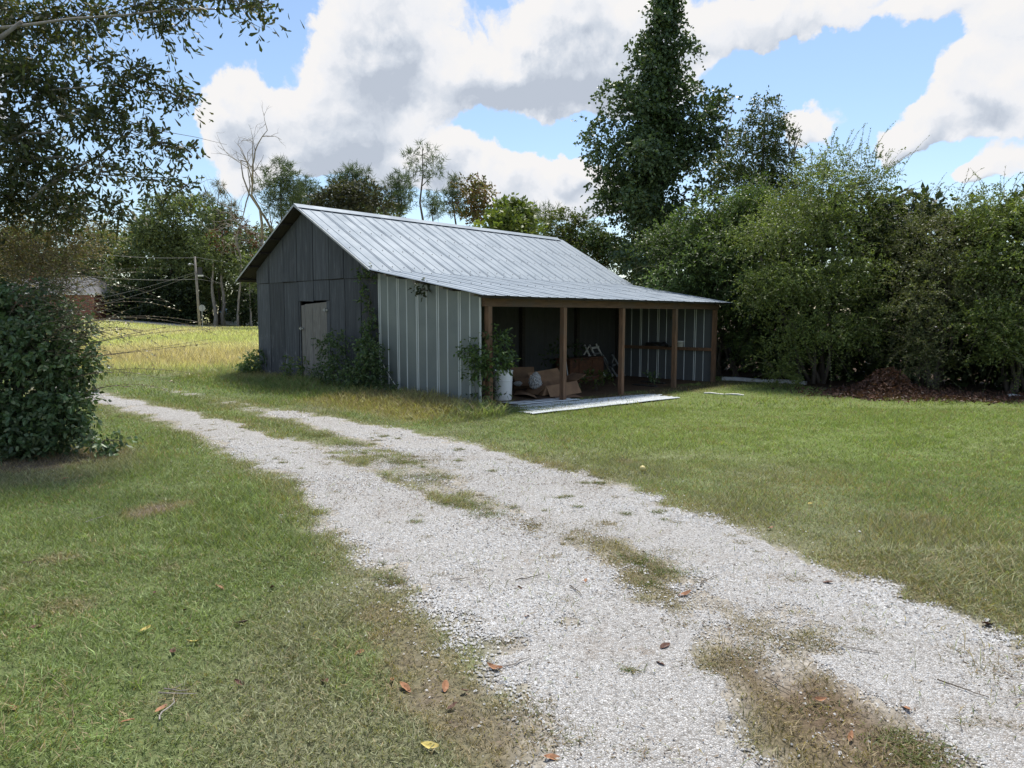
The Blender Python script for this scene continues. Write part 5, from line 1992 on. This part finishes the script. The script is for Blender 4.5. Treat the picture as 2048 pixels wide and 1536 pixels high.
def small_plant(name, px, py, depth, clumps, label, cat, cols, ln, wd, dens=160, nleaf=6, spray=0.16, mat="leaf", shape="oval", group=None, stems=4, inner=0.35, up=0.35, hang=False):
    b = at(px, py, depth)
    base = np.array([b[0], b[1], b[2] if hang else float(gz(b[0], b[1]))])
    cl = [CL(*c) for c in clumps]
    return woody(name, base, label, cat, group, cl, dict(dens=dens, nleaf=nleaf, spray=spray, ln=ln, wd=wd, cols=cols, shape=shape, droop=0.25, up=up, inner=inner, under=0.9, r=SR), 0.012, cl[0][0], M[mat], stems=stems, spread=0.12, trunk_name="stems")


def wall_depth(px, v):
    """world y of the point of the wall plane v = const at that pixel column"""
    r = pix_ray(px, 640)
    t = (P0 @ SV + v) / (r[:2] @ SV)
    return float(r[1] * t)


D = lambda px, v=-0.3: wall_depth(px, v)
small_plant("corner_bush", 508, 745, D(508, 0.0), [(508, 728, D(508, 0.0), 22, 20), (500, 742, D(500, -.2), 26, 14), (518, 715, D(518, -.15), 8, 12)], "low dark bush at the far corner of the gable", "bush", G_BUSH, 0.075, 0.042)
small_plant("door_bush", 668, 770, D(668, -0.35), [(660, 690, D(660, -.3), 20, 22), (682, 684, D(682, -.3), 16, 16), (655, 725, D(655, -.35), 18, 24), (678, 740, D(678, -.4), 24, 26), (700, 758, D(700, -.5), 26, 22), (650, 752, D(650, -.4), 16, 16)], "leafy bush growing in front of the plank door", "bush", G_BUSH, 0.065, 0.034, dens=120)
small_plant("wall_bush", 738, 785, D(738, -0.4), [(738, 665, D(738, -.15), 14, 22), (732, 695, D(732, -.25), 18, 22), (745, 715, D(745, -.3), 20, 28), (730, 735, D(730, -.4), 24, 24), (748, 752, D(748, -.35), 22, 24), (720, 768, D(720, -.5), 26, 18), (770, 778, D(770, -.35), 20, 10)], "dense dark bush where gable and metal wall meet", "bush", G_BUSH, 0.070, 0.040, dens=150)
vn = [(742, 640, D(742, -.08), 8, 14), (739, 618, D(739, -.06), 6, 16), (731, 590, D(731, -.06), 6, 18), (728, 560, D(728, -.06), 8, 14), (722, 545, D(722, -.08), 9, 9), (742, 560, D(742, -.06), 7, 12), (745, 548, D(745, -.1), 8, 7)]
small_plant("climbing_vine", 738, 780, D(738, -0.06), vn, "thin vine climbing the corner up to the eave", "vine", G_BUSH + [(0.08, 0.115, 0.03)], 0.075, 0.045, dens=90, stems=3)
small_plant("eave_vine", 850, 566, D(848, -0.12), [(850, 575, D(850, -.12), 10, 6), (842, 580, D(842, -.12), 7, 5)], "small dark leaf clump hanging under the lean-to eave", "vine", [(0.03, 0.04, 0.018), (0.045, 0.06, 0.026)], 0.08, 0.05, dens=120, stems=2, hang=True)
for (px, py, h, lb) in ((575, 742, 16, "small weed standing against the siding left of the door"), (605, 745, 12, "small weed at the foot of the plank door")):
    small_plant("tall_weed", px, py, D(px, -0.3), [(px, py - h, D(px, -.3), 7, 14), (px + 4, py, D(px, -.3), 9, 9)], lb, "weed", G_BUSH + G_LIGHT, 0.075, 0.035, dens=110, stems=2)
pv = [(965, 690, 13.1, 22, 16), (990, 680, 13.0, 24, 16), (1008, 690, 13.0, 16, 10), (940, 705, 13.0, 16, 10), (922, 712, 12.9, 10, 6), (955, 730, 12.9, 20, 16), (985, 720, 12.9, 30, 22), (1006, 718, 12.9, 16, 14), (965, 750, 12.9, 22, 12), (945, 755, 12.9, 10, 8), (970, 790, 12.9, 18, 12)]
small_plant("post_vine", 972, 806, 13.0, pv, "leafy vine wrapped around the first post of the bay", "vine", [(0.085, 0.14, 0.045), (0.065, 0.11, 0.036), (0.12, 0.17, 0.05), (0.055, 0.09, 0.034)], 0.085, 0.038, dens=125, stems=5, spray=0.24, inner=0.2)
small_plant("fern_weed", 805, 792, 15.2, [(805, 790, D(805, -.5), 16, 7), (790, 792, D(790, -.5), 10, 6)], "bright green fern weed at the foot of the metal wall", "weed", G_LIGHT, 0.07, 0.018, dens=150, stems=3)
inside = [(1120, 700, 17.6, 16, 14), (1150, 695, 18.0, 14, 10), (1110, 715, 17.4, 12, 12)]
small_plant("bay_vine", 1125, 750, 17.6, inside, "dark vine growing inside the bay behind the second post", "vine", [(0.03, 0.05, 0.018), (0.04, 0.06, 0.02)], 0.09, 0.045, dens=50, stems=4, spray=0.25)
small_plant("bay_weeds", 1190, 765, 17.2, [(1190, 752, 17.0, 26, 9), (1165, 756, 16.8, 14, 8), (1212, 752, 17.4, 10, 6)], "green weeds sprouting from the dirt in front of the rusty box", "weed", [(0.075, 0.10, 0.02), (0.05, 0.08, 0.02)], 0.07, 0.035, dens=90, stems=5)
small_plant("shade_weed", 1310, 757, 18.6, [(1308, 752, 18.6, 12, 5)], "low dark weed growing against the far wall", "weed", G_BUSH, 0.07, 0.04, dens=140, stems=3)

# heap of dead leaves under the hedge
DR = np.random.default_rng(71)
parts = []
n = 9500
hx = np.concatenate([DR.normal(size=5200) * 0.8 + on_ground(1768, 785, -0.1)[0], DR.random(4300) * 5.0 + on_ground(1690, 790, -0.1)[0]])
hy = np.concatenate([DR.normal(size=5200) * 0.42 + 16.5, 15.75 + DR.normal(size=4300) * 0.35 - 0.10 * (hx[5200:] - 8)])
hgt = 0.48 * np.exp(-((hx - on_ground(1762, 785, -0.1)[0]) / 0.62) ** 2 - ((hy - 16.6) / 0.55) ** 2) * (0.6 + 0.8 * fbm(hx, hy, 0.45, 3, 95)) + 0.05
hzz = gz(hx, hy) + 0.01 + hgt * DR.random(n) ** 0.6
ld = unit(DR.normal(size=(n, 3)) + np.array([0, 0, -0.1]))
parts.append(leaves(np.stack([hx, hy, hzz], 1), ld, 0.07 + 0.07 * DR.random(n), 0.025 + 0.025 * DR.random(n), palette(n, [(0.12, 0.055, 0.036), (0.085, 0.042, 0.03), (0.15, 0.08, 0.052), (0.06, 0.036, 0.026)], DR), "oval", 0.3, DR))
V, Fl, C = merge1(parts)
o = mesh_np("leaf_heap", V, Fl, M["dry_leaf"], colors=C)
tag(o, "heap of dead reddish brown leaves and brush under the hedge", "leaf heap", kind="stuff")
# ------------------------------------------------------------------ beyond the field
FR = np.random.default_rng(81)
fr = random.Random(9)


def far_base(px, depth):
    b = at(px, 640, depth)
    return np.array([b[0], b[1], float(gz(b[0], b[1]))])


def far_tree(px, top, half, depth, label, kind="oak", cols=G_FAR, low=None, name="roadside_tree", group="trees beyond the field", dens=None, trunk=None, bark="bark"):
    """tree standing at a photo column; top and low are the photo rows of its crown's top and bottom"""
    base = far_base(px, depth)
    low = low if low is not None else 610
    cl = []
    if kind == "oak":
        rows = 5
        for i in range(rows):
            f = (i + 0.5) / rows
            y_ = top + (low - top) * f
            wdt = half * (0.45 + 0.75 * math.sin(math.pi * (0.18 + 0.64 * f)))
            for j in range(3):
                cx = px + FR.uniform(-0.62, 0.62) * wdt
                cl.append(CL(cx, y_ + FR.uniform(-.06, .06) * (low - top), depth + FR.uniform(-2, 2), wdt * FR.uniform(.42, .62), (low - top) / rows * FR.uniform(.6, .85)))
        cl.append(CL(px + FR.uniform(-.2, .2) * half, top + 0.10 * (low - top), depth, half * 0.42, 0.13 * (low - top)))
        par = dict(dens=dens or 2.6, nleaf=8, spray=1.0, ln=0.42, wd=0.26, cols=cols, shape="rhomb", inner=0.45, droop=0.3, r=FR)
        mat = M["leaf"]
    else:
        n = 9 if kind == "pine" else 12
        for i in range(n):
            f = (i / (n - 1)) ** 0.9
            y_ = top + (low - top) * f
            wdt = half * (0.25 + 0.85 * math.sin(math.pi * (0.12 + 0.66 * f)))
            cx = px + (FR.uniform(0.35, 1.0) * (1 if i % 2 else -1)) * wdt * 0.62 * (0 if i == 0 else 1)
            cl.append(CL(cx, y_, depth + FR.uniform(-1.5, 1.5), wdt * FR.uniform(.30, .48), max((low - top) * 0.085, 4)))
            if kind == "pine_full":
                cl.append(CL(px + FR.uniform(-.5, .5) * wdt, y_ + 4, depth + FR.uniform(-1.5, 1.5), wdt * FR.uniform(.35, .5), (low - top) * 0.10))
        par = dict(dens=dens or (3.4 if kind == "pine_full" else 3.6), nleaf=12, spray=0.55, ln=0.62, wd=0.07, cols=cols, shape="needle", inner=0.3, droop=0.1, up=0.4, r=FR)
        mat = M["needle"]
    tr = trunk or (0.26 if kind != "oak" else 0.30)
    return woody(name, base, label, "tree", group, cl, par, tr, at(px, top + 6, depth), mat, bark=bark, limb_r=0.28, r=fr)


# woodland across the road, left of the shed
WOOD = [(205, 470, 75, 112, "dark tree right behind the brick house roof"), (275, 455, 60, 104, "dark broad tree beyond the road, beside the brick house"),
        (345, 395, 78, 100, "large spreading green tree behind the telephone pole"), (425, 430, 52, 108, "dense green tree behind the stop sign"),
        (385, 470, 45, 116, "dark tree filling the gap behind the telephone pole"), (480, 470, 46, 103, "dull green tree overhanging the road by the gable"),
        (130, 500, 70, 118, "shadowy tree behind the ridge of the brick house"), (40, 470, 110, 120, "dark woodland tree behind the twiggy shrub"), (545, 470, 52, 110, "leafy tree showing just over the low eave")]
for px, top, half, dd, lb in WOOD:
    far_tree(px, top, half, dd, lb, "oak", G_FAR if fr.random() < .6 else G_FAR + G_VINE, low=632)
for px, top, half, dd, lb in ((255, 590, 42, 99, "dark roadside bush next to the brick house"), (325, 560, 48, 98, "rounded dark bush at the edge of the far road"), (300, 600, 30, 97, "small bush in front of the rounded roadside bush"), (375, 585, 34, 98, "low bush at the foot of the telephone pole"), (500, 590, 28, 98, "roadside bush beside the corner of the gable"), (205, 590, 40, 104, "bush touching the brick house corner")):
    far_tree(px, top, half, dd, lb, "oak", [(0.034, 0.052, 0.022), (0.028, 0.044, 0.02)], low=645, name="roadside_bush", group="bushes along the far road", trunk=0.08, dens=4.5)
far_tree(438, 372, 44, 104, "thin pine with reddish brown crown beside the dead tree", "pine", G_PINE + G_RED[:1], low=470, name="pine_tree", group="pines behind the shed")
far_tree(562, 328, 52, 84, "bushy pine standing right behind the shed peak", "pine_full", G_PINE, low=430, name="pine_tree", group="pines behind the shed")
far_tree(612, 362, 42, 90, "pine with drooping side, between the peak and the round crown", "pine_full", G_PINE, low=430, name="pine_tree", group="pines behind the shed")
far_tree(705, 338, 62, 86, "round crowned pine over the middle of the ridge", "pine_full", G_PINE, low=420, name="pine_tree", group="pines behind the shed")
far_tree(705, 375, 66, 82, "dull brownish tree in front of the round crowned pine", "oak", [(0.07, 0.07, 0.045), (0.055, 0.06, 0.04), (0.05, 0.055, 0.03)], low=445, trunk=0.2)
far_tree(797, 350, 36, 88, "dense pine next to the tall open pine", "pine_full", G_PINE, low=420, name="pine_tree", group="pines behind the shed")
far_tree(845, 293, 46, 80, "tallest open pine with a long bare trunk", "pine", G_PINE, low=362, name="pine_tree", group="pines behind the shed", dens=3.0)
far_tree(868, 385, 24, 92, "small rounded pine under the tallest pine", "pine_full", G_PINE, low=430, name="pine_tree", group="pines behind the shed", dens=2.6)
far_tree(908, 356, 28, 84, "leaning pine between the tallest pine and the russet tree", "pine_full", G_PINE, low=425, name="pine_tree", group="pines behind the shed", dens=2.8)
far_tree(950, 368, 34, 84, "russet leaved tree with a vine-covered trunk behind the ridge", "oak", G_RED, low=450, trunk=0.2)
far_tree(1012, 418, 52, 52, "bright light green young tree behind the ridge", "oak", G_LIGHT, low=490, trunk=0.12, dens=7)
far_tree(1045, 408, 40, 86, "pale distant pine behind the bright green young tree", "pine", G_PINE, low=450, name="pine_tree", group="pines behind the shed")
far_tree(1092, 412, 40, 90, "distant pine between the young tree and the bronze tree", "pine", G_PINE, low=450, name="pine_tree", group="pines behind the shed")
far_tree(760, 420, 70, 110, "far dark tree closing the gap over the ridge", "oak", G_FAR, low=560)
far_tree(640, 430, 70, 112, "far dark tree behind the shed peak", "oak", G_FAR, low=560)


def branches(mb, p, d, L, r0, lvl, rr):
    n = 5
    pts = [np.array(p)]
    dd = np.array(d, float)
    for i in range(n):
        dd = unit((dd + rr.normal(size=3) * 0.17)[None])[0]
        pts.append(pts[-1] + dd * L / n)
    mb.tube(pts, [r0 * (1 - 0.62 * i / n) for i in range(n + 1)], 5 if lvl < 2 else 4, cap=lvl < 2)
    if lvl >= 4:
        return
    for k in range(3 if lvl < 3 else 2):
        i = rr.integers(2, n + 1)
        nd = unit((dd * 0.8 + rr.normal(size=3) * 0.62 + np.array([0, 0, 0.12]))[None])[0]
        branches(mb, pts[i], nd, L * rr.uniform(.42, .66), r0 * 0.5, lvl + 1, rr)


for px, dd, tgt, h, lb, r0, sd_ in ((536, 86, (495, 330), 20, "pale dead tree with forked bare limbs behind the gable", 0.32, 3), (528, 88, (548, 320), 20, "second dead tree with upright bare limbs behind the gable", 0.28, 8),
                                   (475, 95, (470, 400), 15, "bare brown twiggy tree beside the dead trees", 0.16, 5)):
    base = far_base(px, dd)
    e = empty("dead_tree", tuple(base))
    tag(e, lb, "tree", "dead trees behind the gable")
    mb = MB()
    T = at(tgt[0], tgt[1], dd) - base
    mid = T * 0.55 + np.array([0.6, 0, 0])
    mb.tube(curve((0, 0, -.3), mid, 0, 5, 0.25, fr), [r0 * (1 - 0.07 * i) for i in range(6)], 7)
    rr = np.random.default_rng(sd_)
    branches(mb, mid, unit((T - mid)[None])[0], np.linalg.norm(T - mid) * 1.05, r0 * 0.62, 0, rr)
    branches(mb, mid * 0.8, unit((T * np.array([-.5, 1, .6]) + np.array([2.5, 0, 2]))[None])[0], 6, r0 * 0.4, 1, rr)
    branches(mb, mid * 0.95, unit(np.array([[-.8, 0.1, 0.75]]))[0], 5, r0 * 0.35, 1, rr)
    mb.build("trunk", M["bark_pale"], e, smooth=True)
    if px != 528:
        cl = [CL(px - 38, 470, dd, 20, 16), CL(px + 8, 448, dd, 16, 14), CL(px - 20, 500, dd, 22, 12)]
        parts, _ = clump_leaves(cl, dens=1.6, nleaf=8, spray=0.8, ln=0.35, wd=0.2, cols=[(0.12, 0.035, 0.028), (0.10, 0.05, 0.035), (0.07, 0.06, 0.03)], r=FR, inner=0.2)
        crown_mesh([(v - base, f, c) for v, f, c in parts], M["leaf"], e, "red_vine")

# white-barked trunks at the roadside
for px, dd, top, lb in ((430, 97, 560, "leaning white-barked trunk next to the stop sign"), (447, 99, 560, "stout grey trunk beside the white-barked one"), (503, 96, 600, "slim pale trunk near the corner of the gable")):
    base = far_base(px, dd)
    T = at(px - 6, top - 60, dd) - base
    cl = [(base + T * np.array([1, 1, 1.02]), (2.6, 2.2, 2.0)), (base + T * 0.85 + np.array([1.2, 0, 0]), (2.0, 2.0, 1.6))]
    woody("pale_trunk_tree", base, lb, "tree", "pale trunks by the far road", cl, dict(dens=2.6, nleaf=8, spray=0.9, ln=0.4, wd=0.25, cols=G_FAR, shape="rhomb", inner=0.4, r=FR), 0.30 if px < 500 else 0.16, base + T, M["leaf"], bark="bark_pale", limbs=False, r=fr)

# brick house
HD = 97.0
hr = at(190, 640, HD)
hz = float(gz(hr[0], HD))
hx1 = hr[0]
hx0 = hx1 - 15.0
zt_ = at(190, 588, HD)[2]
ztop = at(160, 553, HD)[2] + 0.1
house = empty("brick_house", (hx0, HD, hz))
tag(house, "low red brick house with a grey hip roof across the field", "house")
HW, HDp, WH, RH = 15.0, 9.0, zt_ - hz, ztop - hz
mb = MB()
mb.box((0, 0, -0.4), (HW, HDp, WH))
mb.build("wall", M["brick"], house)
mb = MB()
o_ = 0.5
mb.add([(-o_, -o_, WH + .12), (HW + o_, -o_, WH + .12), (HW + o_, HDp + o_, WH + .12), (-o_, HDp + o_, WH + .12), (3.2, HDp / 2, RH), (HW - 2.4, HDp / 2, RH)], [(0, 1, 5, 4), (1, 2, 5), (2, 3, 4, 5), (3, 0, 4), (3, 2, 1, 0)])
rf = mb.build("roof", M["shingle"], house)
mb = MB()
mb.box((3.9, 3.6, RH - 1.0), (4.7, 4.3, RH + 0.6))
mb.build("chimney", M["brick"], rf)
mb = MB()
mb.box((-o_ - .02, -o_ - .03, WH - 0.13), (HW + o_ + .02, -o_ + .03, WH + .118)).box((HW + o_ - .03, -o_ + .031, WH - 0.13), (HW + o_ + .03, HDp + o_, WH + .118))
mb.build("fascia", M["trim_white"], house)
for x in (2.0, 6.0, 10.5):
    w = MB()
    w.box((x - .08, -0.06, 0.9), (x + 1.38, -0.004, 2.4))
    w = w.build("window", M["trim_white"], house)
    for dx in (0.0, 0.68):
        g = MB()
        g.box((x + dx, -0.075, 0.98), (x + dx + 0.62, -0.062, 2.32))
        g.build("pane", M["dark_glass"], w)

# building with a blue roof half hidden by the roadside trees
p0_, p1_ = at(441, 640, 104), at(515, 640, 104)
bz = float(gz(p0_[0], 104))
bh = empty("blue_roofed_building", (p0_[0], 104, bz))
tag(bh, "pale low building with a blue roof half hidden behind roadside trees", "building")
wd_ = p1_[0] - p0_[0]
ze = at(470, 625, 104)[2] - bz
zr = at(470, 612, 104)[2] - bz
mb = MB()
mb.box((0, 0, -0.3), (wd_, 6, ze))
mb.build("wall", M["trim_white"], bh)
mb = MB()
mb.prism([(-.3, -.4, ze + .01), (-.3, 6.4, ze + .01), (-.3, 3, zr + .5)], (wd_ + .6, 0, 0))
mb.build("roof", M["blue_roof"], bh)
for x in (0.8, 2.6):
    mb = MB()
    mb.box((x, -0.03, 0.5), (x + 0.8, -0.004, 1.3))
    mb.build("window", M["dark_glass"], bh)

# telephone pole with lamp arm and meter box
PD = 89.0
pb = far_base(399, PD)
ptop = at(395, 513, PD)
pole = empty("utility_pole", tuple(pb))
tag(pole, "wooden utility pole with lamp arm and dark box by the road", "utility pole")
H = ptop[2] - pb[2]
lx = ptop[0] - at(399, 513, PD)[0]
mb = MB()
mb.tube([(0, 0, -.3), (lx * .5, 0, H * .5), (lx, 0, H)], [0.17, 0.15, 0.12], 10)
mb.build("pole", M["bark_pale"], pole, smooth=True)
q = lambda px, py: at(px, py, PD) - pb
mb = MB()
mb.tube([q(394, 531), q(388, 530), q(383, 527), q(380, 528)], [0.04, 0.035, 0.035, 0.035], 6)
arm = mb.build("lamp_arm", M["grey_metal"], pole)
mb = MB()
c_ = q(379, 529)
mb.lathe([(0.0, 0.16), (0.14, 0.12), (0.20, 0.0), (0.16, -0.10), (0.0, -0.14)], 12, c_)
mb.build("lamp_head", M["grey_metal"], arm, smooth=True)
a_, c_ = q(397, 535), q(405, 550)
mb = MB()
mb.box((a_[0], -0.30, c_[2]), (c_[0], -0.0, a_[2]))
mb.build("transformer", M["black_metal"], pole)
mb = MB()
mb.box((a_[0], -0.32, c_[2] - 0.18), (c_[0] + .1, 0.02, c_[2] - .004))
mb.build("bracket", M["white_paint"], pole)

# stop sign seen from behind
sb = far_base(406, 86.0)
st = empty("stop_sign", tuple(sb))
tag(st, "grey back of an octagonal stop sign beside the utility pole", "sign")
c_ = at(404, 616, 86.0) - sb
R_ = 6.8 * 86 / F_PX
mb = MB()
mb.prism([(c_[0] + R_ * math.cos(math.pi / 8 + k * math.pi / 4), -0.02, c_[2] + R_ * math.sin(math.pi / 8 + k * math.pi / 4)) for k in range(8)], (0, 0.012, 0))
mb.build("sign_plate", M["grey_metal"], st)
mb = MB()
mb.box((c_[0] - .035, -0.06, -.2), (c_[0] + .035, -0.021, c_[2] + R_ * .8))
mb.build("post", M["grey_metal"], st)

# overhead wires
WIRES = [((120, 500, 60), (395, 515, PD), (640, 545, 120), "top power line running past the pole over the field"), ((90, 545, 50), (396, 558, PD), (620, 585, 120), "second power line passing in front of the woodland"),
         ((150, 606, 92), (396, 543, PD), None, "service wire dropping from the pole to the brick house"), ((190, 612, 92), (396, 546, PD), None, "lower service wire sagging to the brick house"), ((398, 545, PD), (500, 590, 100), None, "wire slanting down from the pole past the gable")]
for a, c, e_, lb in WIRES:
    pts = []
    for s, t_ in ((a, c),) + (((c, e_),) if e_ else ()):
        A, B = at(*s), at(*t_)
        for t in np.linspace(0, 1, 12)[(1 if pts else 0):]:
            pts.append(A + (B - A) * t + np.array([0, 0, -0.3 * math.sin(math.pi * t)]))
    mb = MB()
    mb.tube(pts, 0.013, 4)
    o = mb.build("power_line", M["wire"])
    tag(o, lb, "wire", "overhead wires")

# ------------------------------------------------------------------ litter on the ground
LR = np.random.default_rng(91)
LEAVES = [(345, 1310, 0), (485, 1250, 2), (545, 1180, 0), (440, 1180, 1), (720, 1310, 1), (785, 1365, 1), (890, 1378, 1), (650, 1368, 0), (290, 1265, 3), (480, 1372, 0), (322, 1425, 1), (255, 1448, 1), (860, 1500, 3), (930, 1388, 0), (1330, 1295, 0), (1640, 1405, 1), (1540, 1060, 1), (1655, 1168, 0),
          (2000, 905, 0), (1975, 1252, 0), (1170, 1165, 1), (1370, 1192, 1), (1055, 1235, 1), (905, 1420, 0), (1620, 1010, 3), (1812, 1420, 1), (1700, 1480, 1), (130, 960, 1), (160, 955, 1), (370, 1225, 0), (70, 1260, 0), (390, 1290, 3), (1105, 1520, 1), (1320, 1330, 0), (310, 1190, 0), (1040, 1180, 0), (990, 1340, 1), (60, 1130, 2), (20, 1420, 1), (810, 1380, 1)]
LC = [((0.085, 0.038, 0.022), "dark brown curled oak leaf fallen on the "), ((0.24, 0.115, 0.055), "tan orange dry leaf fallen on the "), ((0.05, 0.03, 0.022), "blackened curled leaf lying on the "), ((0.42, 0.34, 0.10), "yellow leaf fallen on the ")]
leaf_mats = []
for cc, _ in LC:
    leaf_mats.append(mat_noise("fallen_leaf", cc, tuple(q * 1.4 for q in cc), 40, 0.7, bump_s=0.2))
for (px, py, k) in LEAVES:
    p = gp(px, py)
    L_ = LR.uniform(0.05, 0.095)
    W_ = L_ * LR.uniform(0.3, 0.5)
    cu = LR.uniform(0.5, 2.2)
    n = 6
    vs, fs = [], []
    for i in range(n + 1):
        t = i / n
        wv_ = W_ * math.sin(math.pi * min(0.06 + t * 0.92, 1)) ** 0.8
        zc = 0.35 * L_ * (1 - math.cos(cu * (t - .5))) * 1.3
        for s in (-1, 0, 1):
            vs.append((L_ * (t - .5), s * wv_ * 0.5, zc + abs(s) * wv_ * 0.28 + 0.004 * LR.random()))
    for i in range(n):
        for s in (0, 1):
            a = i * 3 + s
            fs.append((a, a + 1, a + 4, a + 3))
    mb = MB()
    mb.add(vs, fs)
    o = mb.build("fallen_leaf", leaf_mats[k])
    grav = float(lookup(GRAVEL, np.array([p[0]]), np.array([p[1]]))[0])
    o.location = (p[0], p[1], p[2] + (0.006 if grav > 0.4 else 0.012))
    o.rotation_euler = (LR.uniform(-.35, .35), LR.uniform(-.35, .35), LR.uniform(0, 6.28))
    where = "white gravel" if grav > 0.4 else "lawn grass"
    tag(o, LC[k][1] + where, "leaf", "fallen leaves: " + ["dark brown", "tan", "blackened", "yellow"][k] + (" on gravel" if grav > 0.4 else " on grass"))
# thin twigs
TW = [((1030, 1165), (1085, 1155)), ((1140, 1175), (1165, 1195)), ((1870, 1365), (1970, 1400)), ((1530, 1360), (1580, 1390)), ((1400, 1172), (1432, 1155)), ((1010, 1340), (1060, 1320)), ((320, 1395), (390, 1400)), ((325, 1388), (380, 1392)), ((320, 1450), (350, 1408)), ((170, 1050), (215, 1035)), ((1690, 1300), (1760, 1312)), ((900, 1165), (940, 1160))]
for i, (a, c) in enumerate(TW):
    A, B = gp(*a), gp(*c)
    lift = np.array([0, 0, 0.016 if lookup(GRAVEL, np.array([A[0]]), np.array([A[1]]))[0] > .4 else 0.024])
    mb = MB()
    pts = [A + (B - A) * t + lift + np.array([LR.normal() * .006, LR.normal() * .006, 0.004 * LR.random()]) for t in np.linspace(0, 1, 6)]
    mb.tube(pts, [0.004 * (1 - 0.1 * j) for j in range(6)], 5)
    if i % 2:
        mb.tube([pts[2], pts[2] + np.array([0.03, 0.04, 0.006])], [0.0025, 0.0015], 4)
    o = mb.build("fallen_twig", M["bark_pale"] if i > 4 else M["twig"])
    p_on = lookup(GRAVEL, np.array([A[0]]), np.array([A[1]]))[0] > .4
    tag(o, "thin dry twig lying on the white gravel" if p_on else "pale dry twig lying in the lawn grass", "twig", "twigs on the gravel" if p_on else "twigs in the lawn")
# dark acorn-like bits and one pale yellow fruit
p = gp(1285, 946)
mb = MB()
mb.lathe([(0.0, 0.0), (0.018, 0.004), (0.033, 0.022), (0.034, 0.034), (0.026, 0.054), (0.010, 0.064), (0.0, 0.062)], 14, (p[0], p[1], p[2] + 0.02))
m_y = mat_noise("pale_fruit", (0.50, 0.42, 0.16), (0.60, 0.50, 0.22), 20, 0.5, bump_s=0.05)
o = mb.build("fallen_pear", m_y, smooth=True)
tag(o, "small pale yellow fruit lying in the grass by the drive", "fruit")
# dry thatch and weed tufts growing through the gravel
TUFTS = [(920, 1010, .16, 0), (860, 955, .2, 0), (800, 925, .22, 0), (1060, 1050, .2, 1), (1160, 1065, .2, 1), (1270, 1120, .14, 0), (1330, 1145, .12, 0), (775, 1160, .08, 0), (1420, 1335, .10, 1), (1370, 1250, .08, 1), (1210, 1050, .14, 1), (1340, 1105, .12, 1), (1650, 1290, .1, 1), (1560, 1280, .12, 1), (1990, 1340, .14, 1), (1830, 1520, .12, 0), (1300, 1170, .06, 0), (700, 890, .2, 0), (640, 870, .2, 0), (1590, 1160, .10, 1), (980, 1030, .14, 0), (1730, 1270, .1, 1), (1850, 1500, .12, 1), (1500, 1310, .14, 1), (1640, 1420, .1, 1), (1790, 1480, .08, 0), (1060, 1420, .12, 1), (1130, 1480, .14, 1)]
xs, ys, hs, cs = [], [], [], []
SMALL = []
tx, ty = rand_pts(1200, 2.3, 11.0)
tg = lookup(GRAVEL, tx, ty)
tp = sm(fbm(tx, ty, 1.2, 3, 99), 0.40, 0.62)
for x_, y_, g_, p_ in zip(tx, ty, tg, tp):
    if g_ > 0.3 and LR.random() < 0.15 + 0.75 * p_:
        SMALL.append((x_, y_, LR.uniform(0.018, 0.06), 1 if LR.random() < 0.72 else 0))
for (px, py, r_, k) in TUFTS + SMALL:
    p = gp(px, py) if px > 50 else np.array([px, py, 0])
    n = int(900 * (r_ / 0.16) ** 1.4 * (1.0 if k == 0 else 0.75))
    xs.append(p[0] + LR.normal(size=n) * r_ * 0.75)
    ys.append(p[1] + LR.normal(size=n) * r_ * 0.55)
    hs.append((0.015 + 0.028 * LR.random(n)) * (1.1 if k == 0 else 0.75))
    g_ = np.array([0.125, 0.165, 0.045]) if k == 0 else np.array([0.165, 0.13, 0.070])
    mixd = LR.random((n, 1)) < (0.35 if k == 0 else 0.72)
    cs.append(np.where(mixd, np.array([0.24, 0.185, 0.10]), g_ if k == 0 else np.array([0.12, 0.14, 0.05])) * (0.6 + 0.7 * LR.random((n, 1))))
xs, ys, hs, cs = map(np.concatenate, (xs, ys, hs, cs))
P, f, C = blades(xs, ys, hs, 0.003 + 0.003 * LR.random(len(xs)), cs, 1.5, True)
o = mesh_np("drive_weeds", P, f, M["grass"], colors=C)
tag(o, "tufts of weeds and dead thatch between the wheel tracks", "weeds", kind="stuff")

# crumbs of bark, leaf and soil lying in the gravel
n = 64000
x, y = rand_pts(n, 2.0, 9.0)
g_ = lookup(GRAVEL, x, y)
keep = LR.random(n) < 0.6 * lookup(BAREM, x, y) + sm(g_, 0.05, 0.5) * (0.08 + 0.9 * sm(fbm(x, y, 0.8, 4, 97), 0.50, 0.68) + 0.9 * lookup(STRIP, x, y))
x, y = x[keep], y[keep]
n = len(x)
pos = np.stack([x, y, gz(x, y) + 0.014 + 0.008 * LR.random(n)], 1)
ld = unit(LR.normal(size=(n, 3)) * np.array([1, 1, 0.15]))
V, Fc, C = leaves(pos, ld, 0.010 + 0.022 * LR.random(n), 0.004 + 0.006 * LR.random(n), palette(n, [(0.11, 0.07, 0.045), (0.16, 0.11, 0.07), (0.07, 0.05, 0.035), (0.20, 0.15, 0.10)], LR), "rhomb", 1.2, LR)
o = mesh_np("leaf_litter", V, Fc, M["dry_leaf"], colors=C)
tag(o, "brown crumbs of leaf and bark scattered in the gravel", "litter", kind="stuff")
